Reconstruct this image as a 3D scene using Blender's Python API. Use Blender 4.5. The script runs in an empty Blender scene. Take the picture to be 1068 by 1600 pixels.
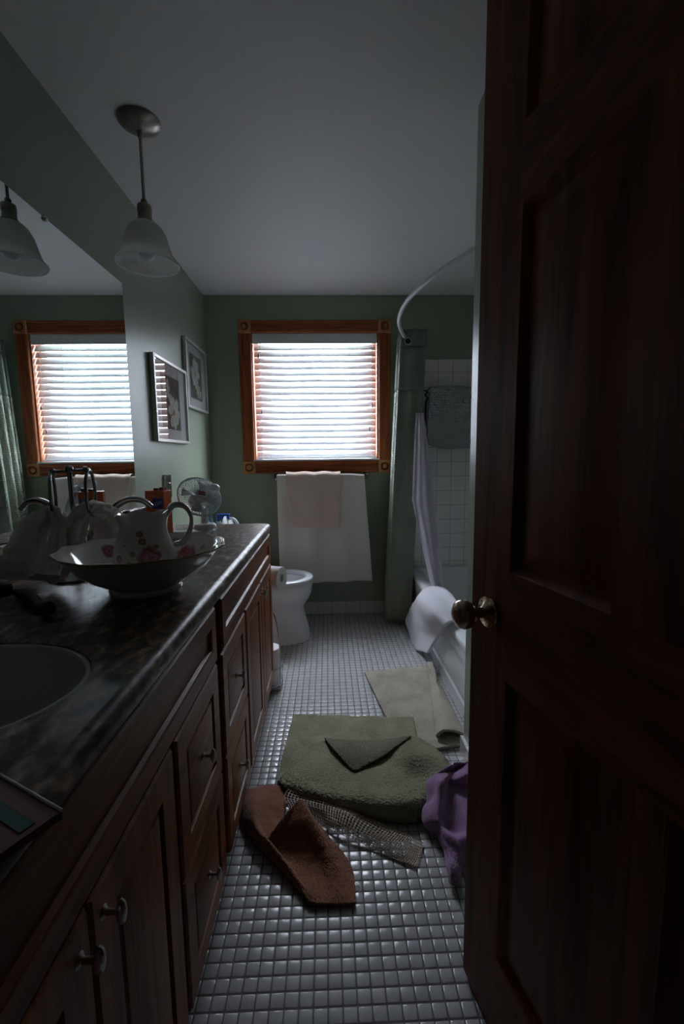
import bpy, bmesh, math, random
from mathutils import Vector, noise, Matrix
import numpy as np
random.seed(7)
PI = math.pi
scene = bpy.context.scene

# ------------------------------------------------------------------ camera
H = 1.2
FPX, PITCH, YAW, ROLL = 696.8, .1227, .0312, -.0115
def _basis():
    cp, sp, cy, sy = math.cos(PITCH), math.sin(PITCH), math.cos(YAW), math.sin(YAW)
    f = Vector((sy*cp, cy*cp, -sp)); r = Vector((cy, -sy, 0)); u = r.cross(f)
    cr, sr = math.cos(ROLL), math.sin(ROLL)
    return cr*r+sr*u, -sr*r+cr*u, f
CR, CU, CF = _basis()
EYE = Vector((0, 0, H))
cam = bpy.data.cameras.new('camera'); co = bpy.data.objects.new('camera', cam)
scene.collection.objects.link(co)
cam.sensor_fit = 'VERTICAL'; cam.sensor_height = 36; cam.lens = FPX/1600*36
cam.clip_start = .02
m = Matrix((( CR.x, CU.x, -CF.x, 0), (CR.y, CU.y, -CF.y, 0), (CR.z, CU.z, -CF.z, H), (0, 0, 0, 1)))
co.matrix_world = m
scene.camera = co
# survey helpers used to read positions off the plan
def ray(px, py): return CR*((px-534)/FPX) - CU*((py-800)/FPX) + CF
def atz(px, py, z): v = ray(px, py); return EYE + v*((z-H)/v.z)
def atx(px, py, x): v = ray(px, py); return EYE + v*(x/v.x)
def aty(px, py, y): v = ray(px, py); return EYE + v*(y/v.y)

# ------------------------------------------------------------------ light
w = bpy.data.worlds.new('sky'); scene.world = w; w.use_nodes = True
nt = w.node_tree; bg = nt.nodes['Background']
tc = nt.nodes.new('ShaderNodeTexCoord'); sx = nt.nodes.new('ShaderNodeSeparateXYZ')
rp = nt.nodes.new('ShaderNodeValToRGB')
nt.links.new(tc.outputs['Generated'], sx.inputs[0])
mr = nt.nodes.new('ShaderNodeMapRange'); mr.inputs[1].default_value = -1; mr.inputs[2].default_value = 1
nt.links.new(sx.outputs['Z'], mr.inputs[0]); nt.links.new(mr.outputs[0], rp.inputs[0])
e = rp.color_ramp.elements
e[0].position = .0; e[0].color = (.24, .26, .24, 1)
e[1].position = 1; e[1].color = (.87, .96, 1.13, 1)
a = e.new(.47); a.color = (.36, .38, .37, 1)
a = e.new(.53); a.color = (.80, .89, 1.03, 1)
nt.links.new(rp.outputs[0], bg.inputs[0]); bg.inputs[1].default_value = 34.0
# window opening
WX0, WX1, WZ0, WZ1 = -.531, .376, 1.183, 2.083
D, XL, XR, CEIL = 3.336, -.859, 1.32, 2.344
pl = bpy.data.lights.new('daylight_portal', 'AREA'); pl.shape = 'RECTANGLE'
pl.size = WX1-WX0; pl.size_y = WZ1-WZ0; pl.cycles.is_portal = True
po = bpy.data.objects.new('daylight_portal', pl); scene.collection.objects.link(po)
po.location = ((WX0+WX1)/2, D+.14, (WZ0+WZ1)/2); po.rotation_euler = (-PI/2, 0, 0)
vs = scene.view_settings
vs.view_transform = 'Standard'; vs.look = 'None'; vs.gamma = 1; vs.use_curve_mapping = False
vs.exposure = 0.22
scene.cycles.max_bounces = 16; scene.cycles.diffuse_bounces = 10; scene.cycles.transparent_max_bounces = 16

# ------------------------------------------------------------------ materials
def new_mat(name):
    m = bpy.data.materials.new(name); m.use_nodes = True
    return m, m.node_tree, m.node_tree.nodes['Principled BSDF']
def col(c): return (c[0], c[1], c[2], 1)
def link_coord(t, scale=(1, 1, 1), rot=(0, 0, 0)):
    tc = t.nodes.new('ShaderNodeTexCoord'); mp = t.nodes.new('ShaderNodeMapping')
    mp.inputs['Scale'].default_value = scale; mp.inputs['Rotation'].default_value = rot
    t.links.new(tc.outputs['Object'], mp.inputs[0]); return mp.outputs[0]
def bump(t, b, height, strength=.3, dist=.002):
    n = t.nodes.new('ShaderNodeBump'); n.inputs['Strength'].default_value = strength
    n.inputs['Distance'].default_value = dist
    t.links.new(height, n.inputs['Height']); t.links.new(n.outputs[0], b.inputs['Normal'])
def plain(name, c, rough=.5, metal=0, bumpscale=0, bstr=.2, bdist=.002, var=0, varscale=6, coat=0, spec=None, trans=0, sss=0):
    m, t, b = new_mat(name)
    b.inputs['Base Color'].default_value = col(c); b.inputs['Roughness'].default_value = rough
    b.inputs['Metallic'].default_value = metal
    if spec is not None: b.inputs['Specular IOR Level'].default_value = spec
    if coat: b.inputs['Coat Weight'].default_value = coat; b.inputs['Coat Roughness'].default_value = .08
    if trans: b.inputs['Transmission Weight'].default_value = trans
    if var:
        n = t.nodes.new('ShaderNodeTexNoise'); n.inputs['Scale'].default_value = varscale; n.inputs['Detail'].default_value = 4
        t.links.new(link_coord(t), n.inputs[0])
        r = t.nodes.new('ShaderNodeValToRGB'); t.links.new(n.outputs[0], r.inputs[0])
        r.color_ramp.elements[0].position = .3; r.color_ramp.elements[1].position = .7
        r.color_ramp.elements[0].color = col([x*(1-var) for x in c]); r.color_ramp.elements[1].color = col([min(1, x*(1+var)) for x in c])
        t.links.new(r.outputs[0], b.inputs['Base Color'])
    if bumpscale:
        n = t.nodes.new('ShaderNodeTexNoise'); n.inputs['Scale'].default_value = bumpscale; n.inputs['Detail'].default_value = 3
        t.links.new(link_coord(t), n.inputs[0]); bump(t, b, n.outputs[0], bstr, bdist)
    return m
def wood(name, grain='Z', c0=(.105, .026, .009), c1=(.36, .115, .038), rough=.42, scale=1):
    m, t, b = new_mat(name)
    s = {'X': (1.2, 14, 14), 'Y': (14, 1.2, 14), 'Z': (14, 14, 1.2)}[grain]
    v = link_coord(t, tuple(x*scale for x in s))
    n = t.nodes.new('ShaderNodeTexNoise'); n.inputs['Scale'].default_value = 1.6; n.inputs['Detail'].default_value = 6
    n.inputs['Distortion'].default_value = 1.2; t.links.new(v, n.inputs[0])
    s2 = tuple(x*scale for x in {'X': (8, 190, 190), 'Y': (190, 8, 190), 'Z': (190, 190, 8)}[grain])
    n2 = t.nodes.new('ShaderNodeTexNoise'); n2.inputs['Scale'].default_value = 1; n2.inputs['Detail'].default_value = 2
    t.links.new(link_coord(t, s2), n2.inputs[0])
    mx = t.nodes.new('ShaderNodeMath'); mx.operation = 'MULTIPLY_ADD'; mx.inputs[1].default_value = .35
    t.links.new(n2.outputs[0], mx.inputs[0]); t.links.new(n.outputs[0], mx.inputs[2])
    r = t.nodes.new('ShaderNodeValToRGB'); t.links.new(mx.outputs[0], r.inputs[0])
    r.color_ramp.elements[0].position = .48; r.color_ramp.elements[1].position = .86
    r.color_ramp.elements[0].color = col(c0); r.color_ramp.elements[1].color = col(c1)
    t.links.new(r.outputs[0], b.inputs['Base Color']); b.inputs['Roughness'].default_value = rough; b.inputs['Specular IOR Level'].default_value = .35
    bump(t, b, n2.outputs[0], .25, .0008)
    return m
M = {}
M['wall'] = plain('sage_wall_paint', (.27, .315, .235), .36, bumpscale=140, bstr=.12, bdist=.001)
M['ceiling'] = plain('ceiling_paint', (.80, .80, .80), .55, bumpscale=60, bstr=.1)
M['hall'] = plain('hall_paint', (.2, .19, .17), .8)
M['oakZ'] = wood('oak_vertical', 'Z'); M['oakY'] = wood('oak_along_vanity', 'Y'); M['oakX'] = wood('oak_across', 'X')
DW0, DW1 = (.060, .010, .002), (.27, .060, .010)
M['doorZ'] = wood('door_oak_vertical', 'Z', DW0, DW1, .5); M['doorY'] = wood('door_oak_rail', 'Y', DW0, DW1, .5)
M['trimX'] = wood('window_oak_across', 'X', (.22, .050, .018), (.48, .15, .055), .4)
M['trimZ'] = wood('window_oak_vertical', 'Z', (.22, .050, .018), (.48, .15, .055), .4)
M['rosette'] = wood('window_oak_block', 'Z', (.36, .14, .055), (.60, .28, .12), .5)
M['white_gloss'] = plain('white_porcelain', (.72, .73, .75), .12, coat=.3)
M['tub_white'] = plain('tub_enamel', (.78, .81, .83), .16, coat=.3)
M['seat'] = plain('toilet_seat_plastic', (.72, .75, .77), .22)
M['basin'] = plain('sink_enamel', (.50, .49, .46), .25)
M['white_matte'] = plain('white_paint', (.70, .72, .73), .5)
M['paper'] = plain('tissue_paper', (.80, .78, .77), .9, bumpscale=300, bstr=.2)
M['chrome'] = plain('chrome', (.62, .62, .63), .12, 1)
M['dark_chrome'] = plain('dark_polished_metal', (.30, .30, .31), .18, 1)
M['nickel'] = plain('brushed_nickel', (.34, .31, .28), .3, 1)
M['pewter'] = plain('pewter', (.55, .53, .50), .30, 1)
M['brass'] = plain('polished_brass', (.72, .55, .38), .14, 1)
M['knob_brown'] = plain('brown_pearl_glaze', (.66, .46, .38), .22, .75, coat=.6)
M['rod'] = plain('rod_white_metal', (.66, .67, .70), .28)
M['blacki'] = plain('black_plastic', (.012, .012, .014), .4)
M['purple_dark'] = plain('dark_violet_rubber', (.035, .028, .05), .5)
M['frame_silver'] = plain('silver_frame', (.55, .54, .52), .3, .5)
M['mat_board'] = plain('mat_board', (.62, .62, .61), .8)
M['flower_white'] = plain('painted_petal', (.55, .56, .50), .8, var=.3, varscale=40)
M['flower_centre'] = plain('painted_centre', (.34, .27, .07), .8)
M['flower_green'] = plain('painted_leaf', (.10, .13, .06), .8, var=.3, varscale=40)
M['art_bg'] = plain('painted_background', (.075, .09, .065), .8, var=.6, varscale=14)
M['plastic_white'] = plain('white_plastic', (.66, .67, .69), .35)
M['fan_red'] = plain('red_badge', (.35, .02, .03), .4)
M['blue'] = plain('blue_plastic', (.02, .09, .42), .35)
M['orange'] = plain('orange_card', (.66, .13, .014), .45)
M['label_blue'] = plain('blue_print', (.03, .05, .22), .5)
M['label_white'] = plain('white_print', (.6, .6, .62), .5)
M['red_card'] = plain('dark_red_card', (.20, .02, .015), .5)
M['pink_card'] = plain('pinkish_card', (.20, .075, .06), .5)
M['teal_card'] = plain('teal_print', (.02, .08, .07), .5)
M['groutbed'] = plain('grout', (.16, .14, .13), .9)
M['grout_back'] = plain('rod_ring', (.5, .45, .38), .35, .8)

def glassy(name, tint=(1, 1, 1), mix=.12, rough=.02):
    m = bpy.data.materials.new(name); m.use_nodes = True; t = m.node_tree; t.nodes.clear()
    o = t.nodes.new('ShaderNodeOutputMaterial'); tr = t.nodes.new('ShaderNodeBsdfTransparent'); tr.inputs[0].default_value = col(tint)
    g = t.nodes.new('ShaderNodeBsdfGlossy'); g.inputs['Roughness'].default_value = rough
    f = t.nodes.new('ShaderNodeLayerWeight'); f.inputs[0].default_value = .5
    pw = t.nodes.new('ShaderNodeMath'); pw.operation = 'POWER'; pw.inputs[1].default_value = 5
    t.links.new(f.outputs['Facing'], pw.inputs[0])
    a = t.nodes.new('ShaderNodeMath'); a.operation = 'MULTIPLY_ADD'; a.inputs[1].default_value = 1-mix; a.inputs[2].default_value = mix; a.use_clamp = True
    x = t.nodes.new('ShaderNodeMixShader')
    t.links.new(pw.outputs[0], a.inputs[0]); t.links.new(a.outputs[0], x.inputs[0]); t.links.new(tr.outputs[0], x.inputs[1]); t.links.new(g.outputs[0], x.inputs[2]); t.links.new(x.outputs[0], o.inputs[0])
    return m
M['glass'] = glassy('window_glass', mix=.04)
M['picture_glass'] = glassy('picture_glass', (.95, .95, .95), .10, .01)
M['clear_plastic'] = glassy('clear_tumbler', (.80, .92, .95), .14, .03)
m, t, b = new_mat('mirror_silver'); b.inputs['Base Color'].default_value = (.80, .87, .86, 1); b.inputs['Metallic'].default_value = 1; b.inputs['Roughness'].default_value = .0; M['mirror'] = m

# frosted lamp shade / translucent slat / cloths
def transl(name, c, amt=.4, rough=.5, bumpscale=0, bstr=.2, bdist=.002, kind='noise', period=.01, var=0):
    m, t, b = new_mat(name); b.inputs['Base Color'].default_value = col(c); b.inputs['Roughness'].default_value = rough
    if 'terry' in name: b.inputs['Sheen Weight'].default_value = .5; b.inputs['Sheen Roughness'].default_value = .4
    o = t.nodes['Material Output']; tr = t.nodes.new('ShaderNodeBsdfTranslucent'); tr.inputs[0].default_value = col(c)
    x = t.nodes.new('ShaderNodeMixShader'); x.inputs[0].default_value = amt
    t.links.new(b.outputs[0], x.inputs[1]); t.links.new(tr.outputs[0], x.inputs[2]); t.links.new(x.outputs[0], o.inputs[0])
    if kind == 'waffle':
        v = link_coord(t, (1, 1, 1)); s = t.nodes.new('ShaderNodeSeparateXYZ'); t.links.new(v, s.inputs[0])
        def sn(sock):
            a = t.nodes.new('ShaderNodeMath'); a.operation = 'MULTIPLY'; a.inputs[1].default_value = 2*PI/period
            q = t.nodes.new('ShaderNodeMath'); q.operation = 'SINE'; t.links.new(sock, a.inputs[0]); t.links.new(a.outputs[0], q.inputs[0]); return q.outputs[0]
        ad = t.nodes.new('ShaderNodeMath'); ad.operation = 'ADD'
        xy = t.nodes.new('ShaderNodeMath'); xy.operation = 'ADD'; t.links.new(s.outputs[0], xy.inputs[0]); t.links.new(s.outputs[1], xy.inputs[1])
        t.links.new(sn(xy.outputs[0]), ad.inputs[0]); t.links.new(sn(s.outputs[2]), ad.inputs[1])
        bump(t, b, ad.outputs[0], bstr, bdist)
    elif bumpscale:
        n = t.nodes.new('ShaderNodeTexNoise'); n.inputs['Scale'].default_value = bumpscale; n.inputs['Detail'].default_value = 3
        t.links.new(link_coord(t), n.inputs[0]); bump(t, b, n.outputs[0], bstr, bdist)
    return m
M['slat'] = transl('blind_slat', (.72, .74, .77), .08, .4)
M['shade'] = transl('frosted_glass', (.88, .88, .86), .6, .35)
M['towel_white'] = transl('white_terry', (.86, .79, .74), .12, .95, 420, .6, .002)
M['towel_cream'] = transl('cream_terry', (.80, .63, .54), .12, .95, 420, .6, .002)
M['towel_grey'] = transl('offwhite_terry', (.74, .67, .62), .12, .95, 420, .6, .002)
M['towel_violet_white'] = transl('cool_white_terry', (.76, .74, .80), .12, .95, 420, .6, .002)
M['curtain'] = transl('green_waffle_curtain', (.24, .265, .205), .05, .45, kind='waffle', period=.011, bstr=.6, bdist=.0015)
M['curtain_sheer'] = transl('sheer_green_band', (.28, .33, .26), .35, .5)
M['curtain_top'] = transl('green_hem', (.15, .19, .16), .05, .55)
M['liner'] = transl('white_liner', (.70, .67, .74), .3, .4)
M['hanging_mat'] = transl('grey_bath_mat', (.50, .53, .52), .05, .8, kind='waffle', period=.018, bstr=.85, bdist=.0045)
M['brown_terry'] = transl('brown_terry', (.30, .115, .060), .05, .95, 380, .7, .0025)
M['purple_terry'] = transl('purple_terry', (.36, .20, .37), .05, .95, 380, .7, .0025)
M['net'] = plain('rug_gripper', (.80, .68, .56), .7)
def pile(name, c, dark):
    m, t, b = new_mat(name)
    n = t.nodes.new('ShaderNodeTexNoise'); n.inputs['Scale'].default_value = 9; n.inputs['Detail'].default_value = 5
    n2 = t.nodes.new('ShaderNodeTexNoise'); n2.inputs['Scale'].default_value = 150; n2.inputs['Detail'].default_value = 3
    v = link_coord(t); t.links.new(v, n.inputs[0]); t.links.new(v, n2.inputs[0])
    a = t.nodes.new('ShaderNodeMath'); a.operation = 'MULTIPLY_ADD'; a.inputs[1].default_value = .6
    t.links.new(n2.outputs[0], a.inputs[0]); t.links.new(n.outputs[0], a.inputs[2])
    r = t.nodes.new('ShaderNodeValToRGB'); r.color_ramp.elements[0].position = .55; r.color_ramp.elements[1].position = .95
    r.color_ramp.elements[0].color = col(dark); r.color_ramp.elements[1].color = col(c)
    t.links.new(a.outputs[0], r.inputs[0]); t.links.new(r.outputs[0], b.inputs['Base Color']); b.inputs['Roughness'].default_value = 1
    b.inputs['Specular IOR Level'].default_value = .15; bump(t, b, n2.outputs[0], .9, .004)
    return m
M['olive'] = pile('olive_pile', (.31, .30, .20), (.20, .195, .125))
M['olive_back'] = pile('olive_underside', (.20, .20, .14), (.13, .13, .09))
M['beige'] = pile('beige_pile', (.44, .40, .33), (.30, .27, .22))

# granite laminate
m, t, b = new_mat('speckled_laminate')
v = link_coord(t, (1, .55, 1), (0, 0, .5)); n = t.nodes.new('ShaderNodeTexNoise'); n.inputs['Scale'].default_value = 48; n.inputs['Detail'].default_value = 9; n.inputs['Distortion'].default_value = .3
n2 = t.nodes.new('ShaderNodeTexNoise'); n2.inputs['Scale'].default_value = 9; n2.inputs['Detail'].default_value = 3
t.links.new(v, n.inputs[0]); t.links.new(v, n2.inputs[0])
r = t.nodes.new('ShaderNodeValToRGB'); t.links.new(n.outputs[0], r.inputs[0]); e = r.color_ramp.elements
e[0].position = .36; e[0].color = (.012, .010, .009, 1); e[1].position = .68; e[1].color = (.46, .39, .32, 1)
q = e.new(.46); q.color = (.09, .065, .05, 1); q = e.new(.56); q.color = (.20, .155, .12, 1)
r2 = t.nodes.new('ShaderNodeValToRGB'); t.links.new(n2.outputs[0], r2.inputs[0]); r2.color_ramp.elements[0].position = .42; r2.color_ramp.elements[1].position = .62
r2.color_ramp.elements[0].color = (.62, .52, .45, 1); r2.color_ramp.elements[1].color = (1.1, 1, .95, 1)
mx = t.nodes.new('ShaderNodeMix'); mx.data_type = 'RGBA'; mx.blend_type = 'MULTIPLY'; mx.inputs[0].default_value = 1
t.links.new(r.outputs[0], mx.inputs[6]); t.links.new(r2.outputs[0], mx.inputs[7]); t.links.new(mx.outputs[2], b.inputs['Base Color'])
b.inputs['Roughness'].default_value = .34; b.inputs['Specular IOR Level'].default_value = .32; bump(t, b, n.outputs[0], .3, .0012); M['laminate'] = m

# floor mosaic glaze with slight change from tile to tile
m, t, b = new_mat('mosaic_glaze')
n = t.nodes.new('ShaderNodeTexNoise'); n.inputs['Scale'].default_value = 22; t.links.new(link_coord(t), n.inputs[0])
r = t.nodes.new('ShaderNodeValToRGB'); t.links.new(n.outputs[0], r.inputs[0]); r.color_ramp.elements[0].position = .3; r.color_ramp.elements[1].position = .7
r.color_ramp.elements[0].color = (.40, .40, .40, 1); r.color_ramp.elements[1].color = (.48, .475, .475, 1)
t.links.new(r.outputs[0], b.inputs['Base Color']); b.inputs['Roughness'].default_value = .2
bump(t, b, n.outputs[0], .12, .001); M['mosaic'] = m

# square wall tile 108 mm, drawn along two axes
def walltile(name, c, step=.1085, off=(0, 0, 0), axes='XZ', gr=(.42, .41, .40)):
    m, t, b = new_mat(name)
    tc = t.nodes.new('ShaderNodeTexCoord'); s = t.nodes.new('ShaderNodeSeparateXYZ'); t.links.new(tc.outputs['Object'], s.inputs[0])
    prev = None
    for ax in axes:
        i = 'XYZ'.index(ax)
        a = t.nodes.new('ShaderNodeMath'); a.operation = 'SUBTRACT'; a.inputs[1].default_value = off[i]; t.links.new(s.outputs[i], a.inputs[0])
        d = t.nodes.new('ShaderNodeMath'); d.operation = 'DIVIDE'; d.inputs[1].default_value = step; t.links.new(a.outputs[0], d.inputs[0])
        p = t.nodes.new('ShaderNodeMath'); p.operation = 'PINGPONG'; p.inputs[1].default_value = .5; t.links.new(d.outputs[0], p.inputs[0])
        k = t.nodes.new('ShaderNodeMapRange'); k.inputs[1].default_value = .010; k.inputs[2].default_value = .026; t.links.new(p.outputs[0], k.inputs[0])
        if prev is None: prev = k.outputs[0]
        else:
            mn = t.nodes.new('ShaderNodeMath'); mn.operation = 'MINIMUM'; t.links.new(prev, mn.inputs[0]); t.links.new(k.outputs[0], mn.inputs[1]); prev = mn.outputs[0]
    mx = t.nodes.new('ShaderNodeMix'); mx.data_type = 'RGBA'; t.links.new(prev, mx.inputs[0]); mx.inputs[6].default_value = col(gr); mx.inputs[7].default_value = col(c)
    t.links.new(mx.outputs[2], b.inputs['Base Color']); b.inputs['Roughness'].default_value = .2
    bump(t, b, prev, .5, .0015); return m
M['walltile'] = walltile('white_wall_tile', (.80, .78, .76), off=(.9255, 0, .0715))
M['walltile_y'] = walltile('white_wall_tile_side', (.80, .79, .77), off=(0, .03, .0715), axes='YZ')
M['basetile'] = walltile('white_base_tile', (.62, .61, .60), off=(.018, .03, .5), axes='X')
M['basetile_y'] = walltile('white_base_tile_side', (.62, .61, .60), off=(.018, .03, .5), axes='Y')

def flowered(name, base, spots, rough=.1):
    m, t, b = new_mat(name)
    tc = t.nodes.new('ShaderNodeTexCoord')
    n = t.nodes.new('ShaderNodeTexNoise'); n.inputs['Scale'].default_value = 60; n.inputs['Detail'].default_value = 2; t.links.new(tc.outputs['Object'], n.inputs[0])
    cur = None
    for (p, r, c) in spots:
        v = t.nodes.new('ShaderNodeVectorMath'); v.operation = 'DISTANCE'; v.inputs[1].default_value = p; t.links.new(tc.outputs['Object'], v.inputs[0])
        a = t.nodes.new('ShaderNodeMath'); a.operation = 'MULTIPLY_ADD'; a.inputs[1].default_value = r*.9; t.links.new(n.outputs[0], a.inputs[0]); t.links.new(v.outputs['Value'], a.inputs[2])
        k = t.nodes.new('ShaderNodeMapRange'); k.inputs[1].default_value = r*1.4; k.inputs[2].default_value = r*1.25; t.links.new(a.outputs[0], k.inputs[0])
        # ring texture of the petals
        sn = t.nodes.new('ShaderNodeMath'); sn.operation = 'MULTIPLY'; sn.inputs[1].default_value = 2*PI/(r*.45); t.links.new(a.outputs[0], sn.inputs[0])
        s2 = t.nodes.new('ShaderNodeMath'); s2.operation = 'SINE'; t.links.new(sn.outputs[0], s2.inputs[0])
        k2 = t.nodes.new('ShaderNodeMapRange'); k2.inputs[1].default_value = -1; k2.inputs[2].default_value = 1; k2.inputs[3].default_value = .72; k2.inputs[4].default_value = 1; t.links.new(s2.outputs[0], k2.inputs[0])
        f = t.nodes.new('ShaderNodeMath'); f.operation = 'MULTIPLY'; t.links.new(k.outputs[0], f.inputs[0]); t.links.new(k2.outputs[0], f.inputs[1])
        mx = t.nodes.new('ShaderNodeMix'); mx.data_type = 'RGBA'; t.links.new(f.outputs[0], mx.inputs[0]); mx.inputs[7].default_value = col(c)
        if cur is None: mx.inputs[6].default_value = col(base)
        else: t.links.new(cur, mx.inputs[6])
        cur = mx.outputs[2]
    t.links.new(cur, b.inputs['Base Color']); b.inputs['Roughness'].default_value = rough; b.inputs['Coat Weight'].default_value = .4
    return m

# ------------------------------------------------------------------ mesh kit
def vadd(a, b): return (a[0]+b[0], a[1]+b[1], a[2]+b[2])
class MB:
    def __init__(s): s.v = []; s.f = []; s.mi = []; s.cur = 0
    def add(s, vs, fs):
        o = len(s.v); s.v += [tuple(p) for p in vs]; s.f += [tuple(i+o for i in f) for f in fs]; s.mi += [s.cur]*len(fs); return s
    def box(s, x0, x1, y0, y1, z0, z1):
        return s.add([(x, y, z) for z in (z0, z1) for y in (y0, y1) for x in (x0, x1)],
                     [(0, 2, 3, 1), (4, 5, 7, 6), (0, 1, 5, 4), (2, 6, 7, 3), (0, 4, 6, 2), (1, 3, 7, 5)])
    def lathe(s, prof, c=(0, 0, 0), axis=(0, 0, 1), n=32, mod=None, cap=True):
        a = Vector(axis).normalized(); u = a.orthogonal().normalized()
        if abs(a.z) > .99: u = Vector((1, 0, 0))
        w = a.cross(u); vs = []
        for (r, h) in prof:
            for k in range(n):
                th = 2*PI*k/n; rr, hh = (r, h) if mod is None else mod(r, h, th)
                vs.append(Vector(c)+u*(rr*math.cos(th))+w*(rr*math.sin(th))+a*hh)
        m = len(prof); fs = [(i*n+k, i*n+(k+1) % n, (i+1)*n+(k+1) % n, (i+1)*n+k) for i in range(m-1) for k in range(n)]
        if cap:
            fs.append(tuple(range(n-1, -1, -1))); fs.append(tuple((m-1)*n+k for k in range(n)))
        return s.add(vs, fs)
    def tube(s, pts, r, n=10, closed=False, flat=None):
        P = [Vector(p) for p in pts]; N = len(P); vs = []; u = None
        for i in range(N):
            if closed: d = P[(i+1) % N]-P[i-1]
            else: d = P[min(i+1, N-1)]-P[max(i-1, 0)]
            d.normalize()
            if u is None: u = d.orthogonal().normalized()
            u = (u-d*u.dot(d)); u = u.normalized() if u.length > 1e-6 else d.orthogonal().normalized()
            w = d.cross(u); rr = r[i] if isinstance(r, (list, tuple)) else r
            for k in range(n):
                th = 2*PI*k/n; vs.append(P[i]+u*(rr*math.cos(th))+w*(rr*math.sin(th)))
        fs = [(i*n+k, i*n+(k+1) % n, ((i+1) % N)*n+(k+1) % n, ((i+1) % N)*n+k) for i in range(N if closed else N-1) for k in range(n)]
        if not closed: fs += [tuple(range(n-1, -1, -1)), tuple((N-1)*n+k for k in range(n))]
        return s.add(vs, fs)
    def sphere(s, c, r, n=16, sc=(1, 1, 1)):
        vs = []; m = n//2
        for i in range(1, m):
            ph = PI*i/m
            for k in range(n):
                th = 2*PI*k/n; vs.append((c[0]+r*sc[0]*math.sin(ph)*math.cos(th), c[1]+r*sc[1]*math.sin(ph)*math.sin(th), c[2]+r*sc[2]*math.cos(ph)))
        fs = [(i*n+k, (i+1)*n+k, (i+1)*n+(k+1) % n, i*n+(k+1) % n) for i in range(m-2) for k in range(n)]
        vs += [(c[0], c[1], c[2]+r*sc[2]), (c[0], c[1], c[2]-r*sc[2])]; t = len(vs)-2
        fs += [(t, k, (k+1) % n) for k in range(n)] + [(t+1, (m-2)*n+(k+1) % n, (m-2)*n+k) for k in range(n)]
        return s.add(vs, fs)
    def grid(s, rows, close=False):
        R, C = len(rows), len(rows[0]); vs = [p for r in rows for p in r]
        cc = C if close else C-1
        return s.add(vs, [(i*C+j, i*C+(j+1) % C, (i+1)*C+(j+1) % C, (i+1)*C+j) for i in range(R-1) for j in range(cc)])
    def panel(s, o, u, v, n, W, Hh, rings, back=None):
        # nested rectangles: rings = (inset, height along n); last one is filled
        o, u, v, n = Vector(o), Vector(u), Vector(v), Vector(n); vs = []
        for (i, h) in rings:
            for (a, b) in ((i, i), (W-i, i), (W-i, Hh-i), (i, Hh-i)): vs.append(o+u*a+v*b+n*h)
        k = len(rings); fs = [(i*4+j, i*4+(j+1) % 4, (i+1)*4+(j+1) % 4, (i+1)*4+j) for i in range(k-1) for j in range(4)]
        fs.append(((k-1)*4, (k-1)*4+1, (k-1)*4+2, (k-1)*4+3)); fs.append((3, 2, 1, 0))
        return s.add(vs, fs)
    def build(s, name, mat, parent=None, smooth=40, bevel=0, solid=0, sub=0, recalc=True, wire=0, offset=0):
        org = Vector(ORIGIN.get(parent.name, (0, 0, 0))) if parent is not None else Vector((0, 0, 0))
        me = bpy.data.meshes.new(name); me.from_pydata([tuple(Vector(p)-org) for p in s.v], [], s.f)
        mats = mat if isinstance(mat, (list, tuple)) else [mat]
        for q in mats: me.materials.append(q)
        me.polygons.foreach_set('material_index', s.mi)
        if recalc:
            bm = bmesh.new(); bm.from_mesh(me); bmesh.ops.recalc_face_normals(bm, faces=bm.faces); bm.to_mesh(me); bm.free()
        if smooth:
            me.polygons.foreach_set('use_smooth', [True]*len(me.polygons))
            me.set_sharp_from_angle(angle=math.radians(smooth))
        o = bpy.data.objects.new(name, me); scene.collection.objects.link(o)
        if parent is not None: o.parent = parent; ORIGIN[o.name] = tuple(org)
        if solid: md = o.modifiers.new('solid', 'SOLIDIFY'); md.thickness = solid; md.offset = offset
        if sub: md = o.modifiers.new('sub', 'SUBSURF'); md.levels = sub; md.render_levels = sub
        if wire: md = o.modifiers.new('wire', 'WIREFRAME'); md.thickness = wire; md.use_even_offset = False
        if bevel: md = o.modifiers.new('bev', 'BEVEL'); md.width = bevel; md.segments = 2; md.limit_method = 'ANGLE'
        return o
ORIGIN = {}
def thing(name, label, cat, loc, group=None, kind=None):
    o = bpy.data.objects.new(name, None); scene.collection.objects.link(o); o.location = loc; o.empty_display_size = .05
    ORIGIN[o.name] = tuple(loc)
    if label: o['label'] = label; o['category'] = cat
    if group: o['group'] = group
    if kind: o['kind'] = kind
    return o
def tag(o, label, cat, group=None):
    o['label'] = label; o['category'] = cat
    if group: o['group'] = group
    return o
def struct(o, label=None): o['kind'] = 'structure'; return o
def catmull(P, n):
    # resample a list of vectors (any dimension) as a smooth curve with n samples
    P = [np.array(p, float) for p in P]; m = len(P)-1; out = []
    for i in range(n):
        t = i/(n-1)*m; k = min(int(t), m-1); f = t-k
        p1, p2 = P[k], P[k+1]; p0 = P[k-1] if k > 0 else 2*p1-p2; p3 = P[k+2] if k+2 <= m else 2*p2-p1
        out.append(.5*((2*p1)+(-p0+p2)*f+(2*p0-5*p1+4*p2-p3)*f*f+(-p0+3*p1-3*p2+p3)*f**3))
    return out
def surf(ctrl, nu, nv):
    # ctrl: rows of control points -> nv x nu fine grid
    rows = [catmull(r, nu) for r in ctrl]
    cols = [catmull([rows[j][i] for j in range(len(rows))], nv) for i in range(nu)]
    return [[Vector(cols[i][j]) for i in range(nu)] for j in range(nv)]
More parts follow.
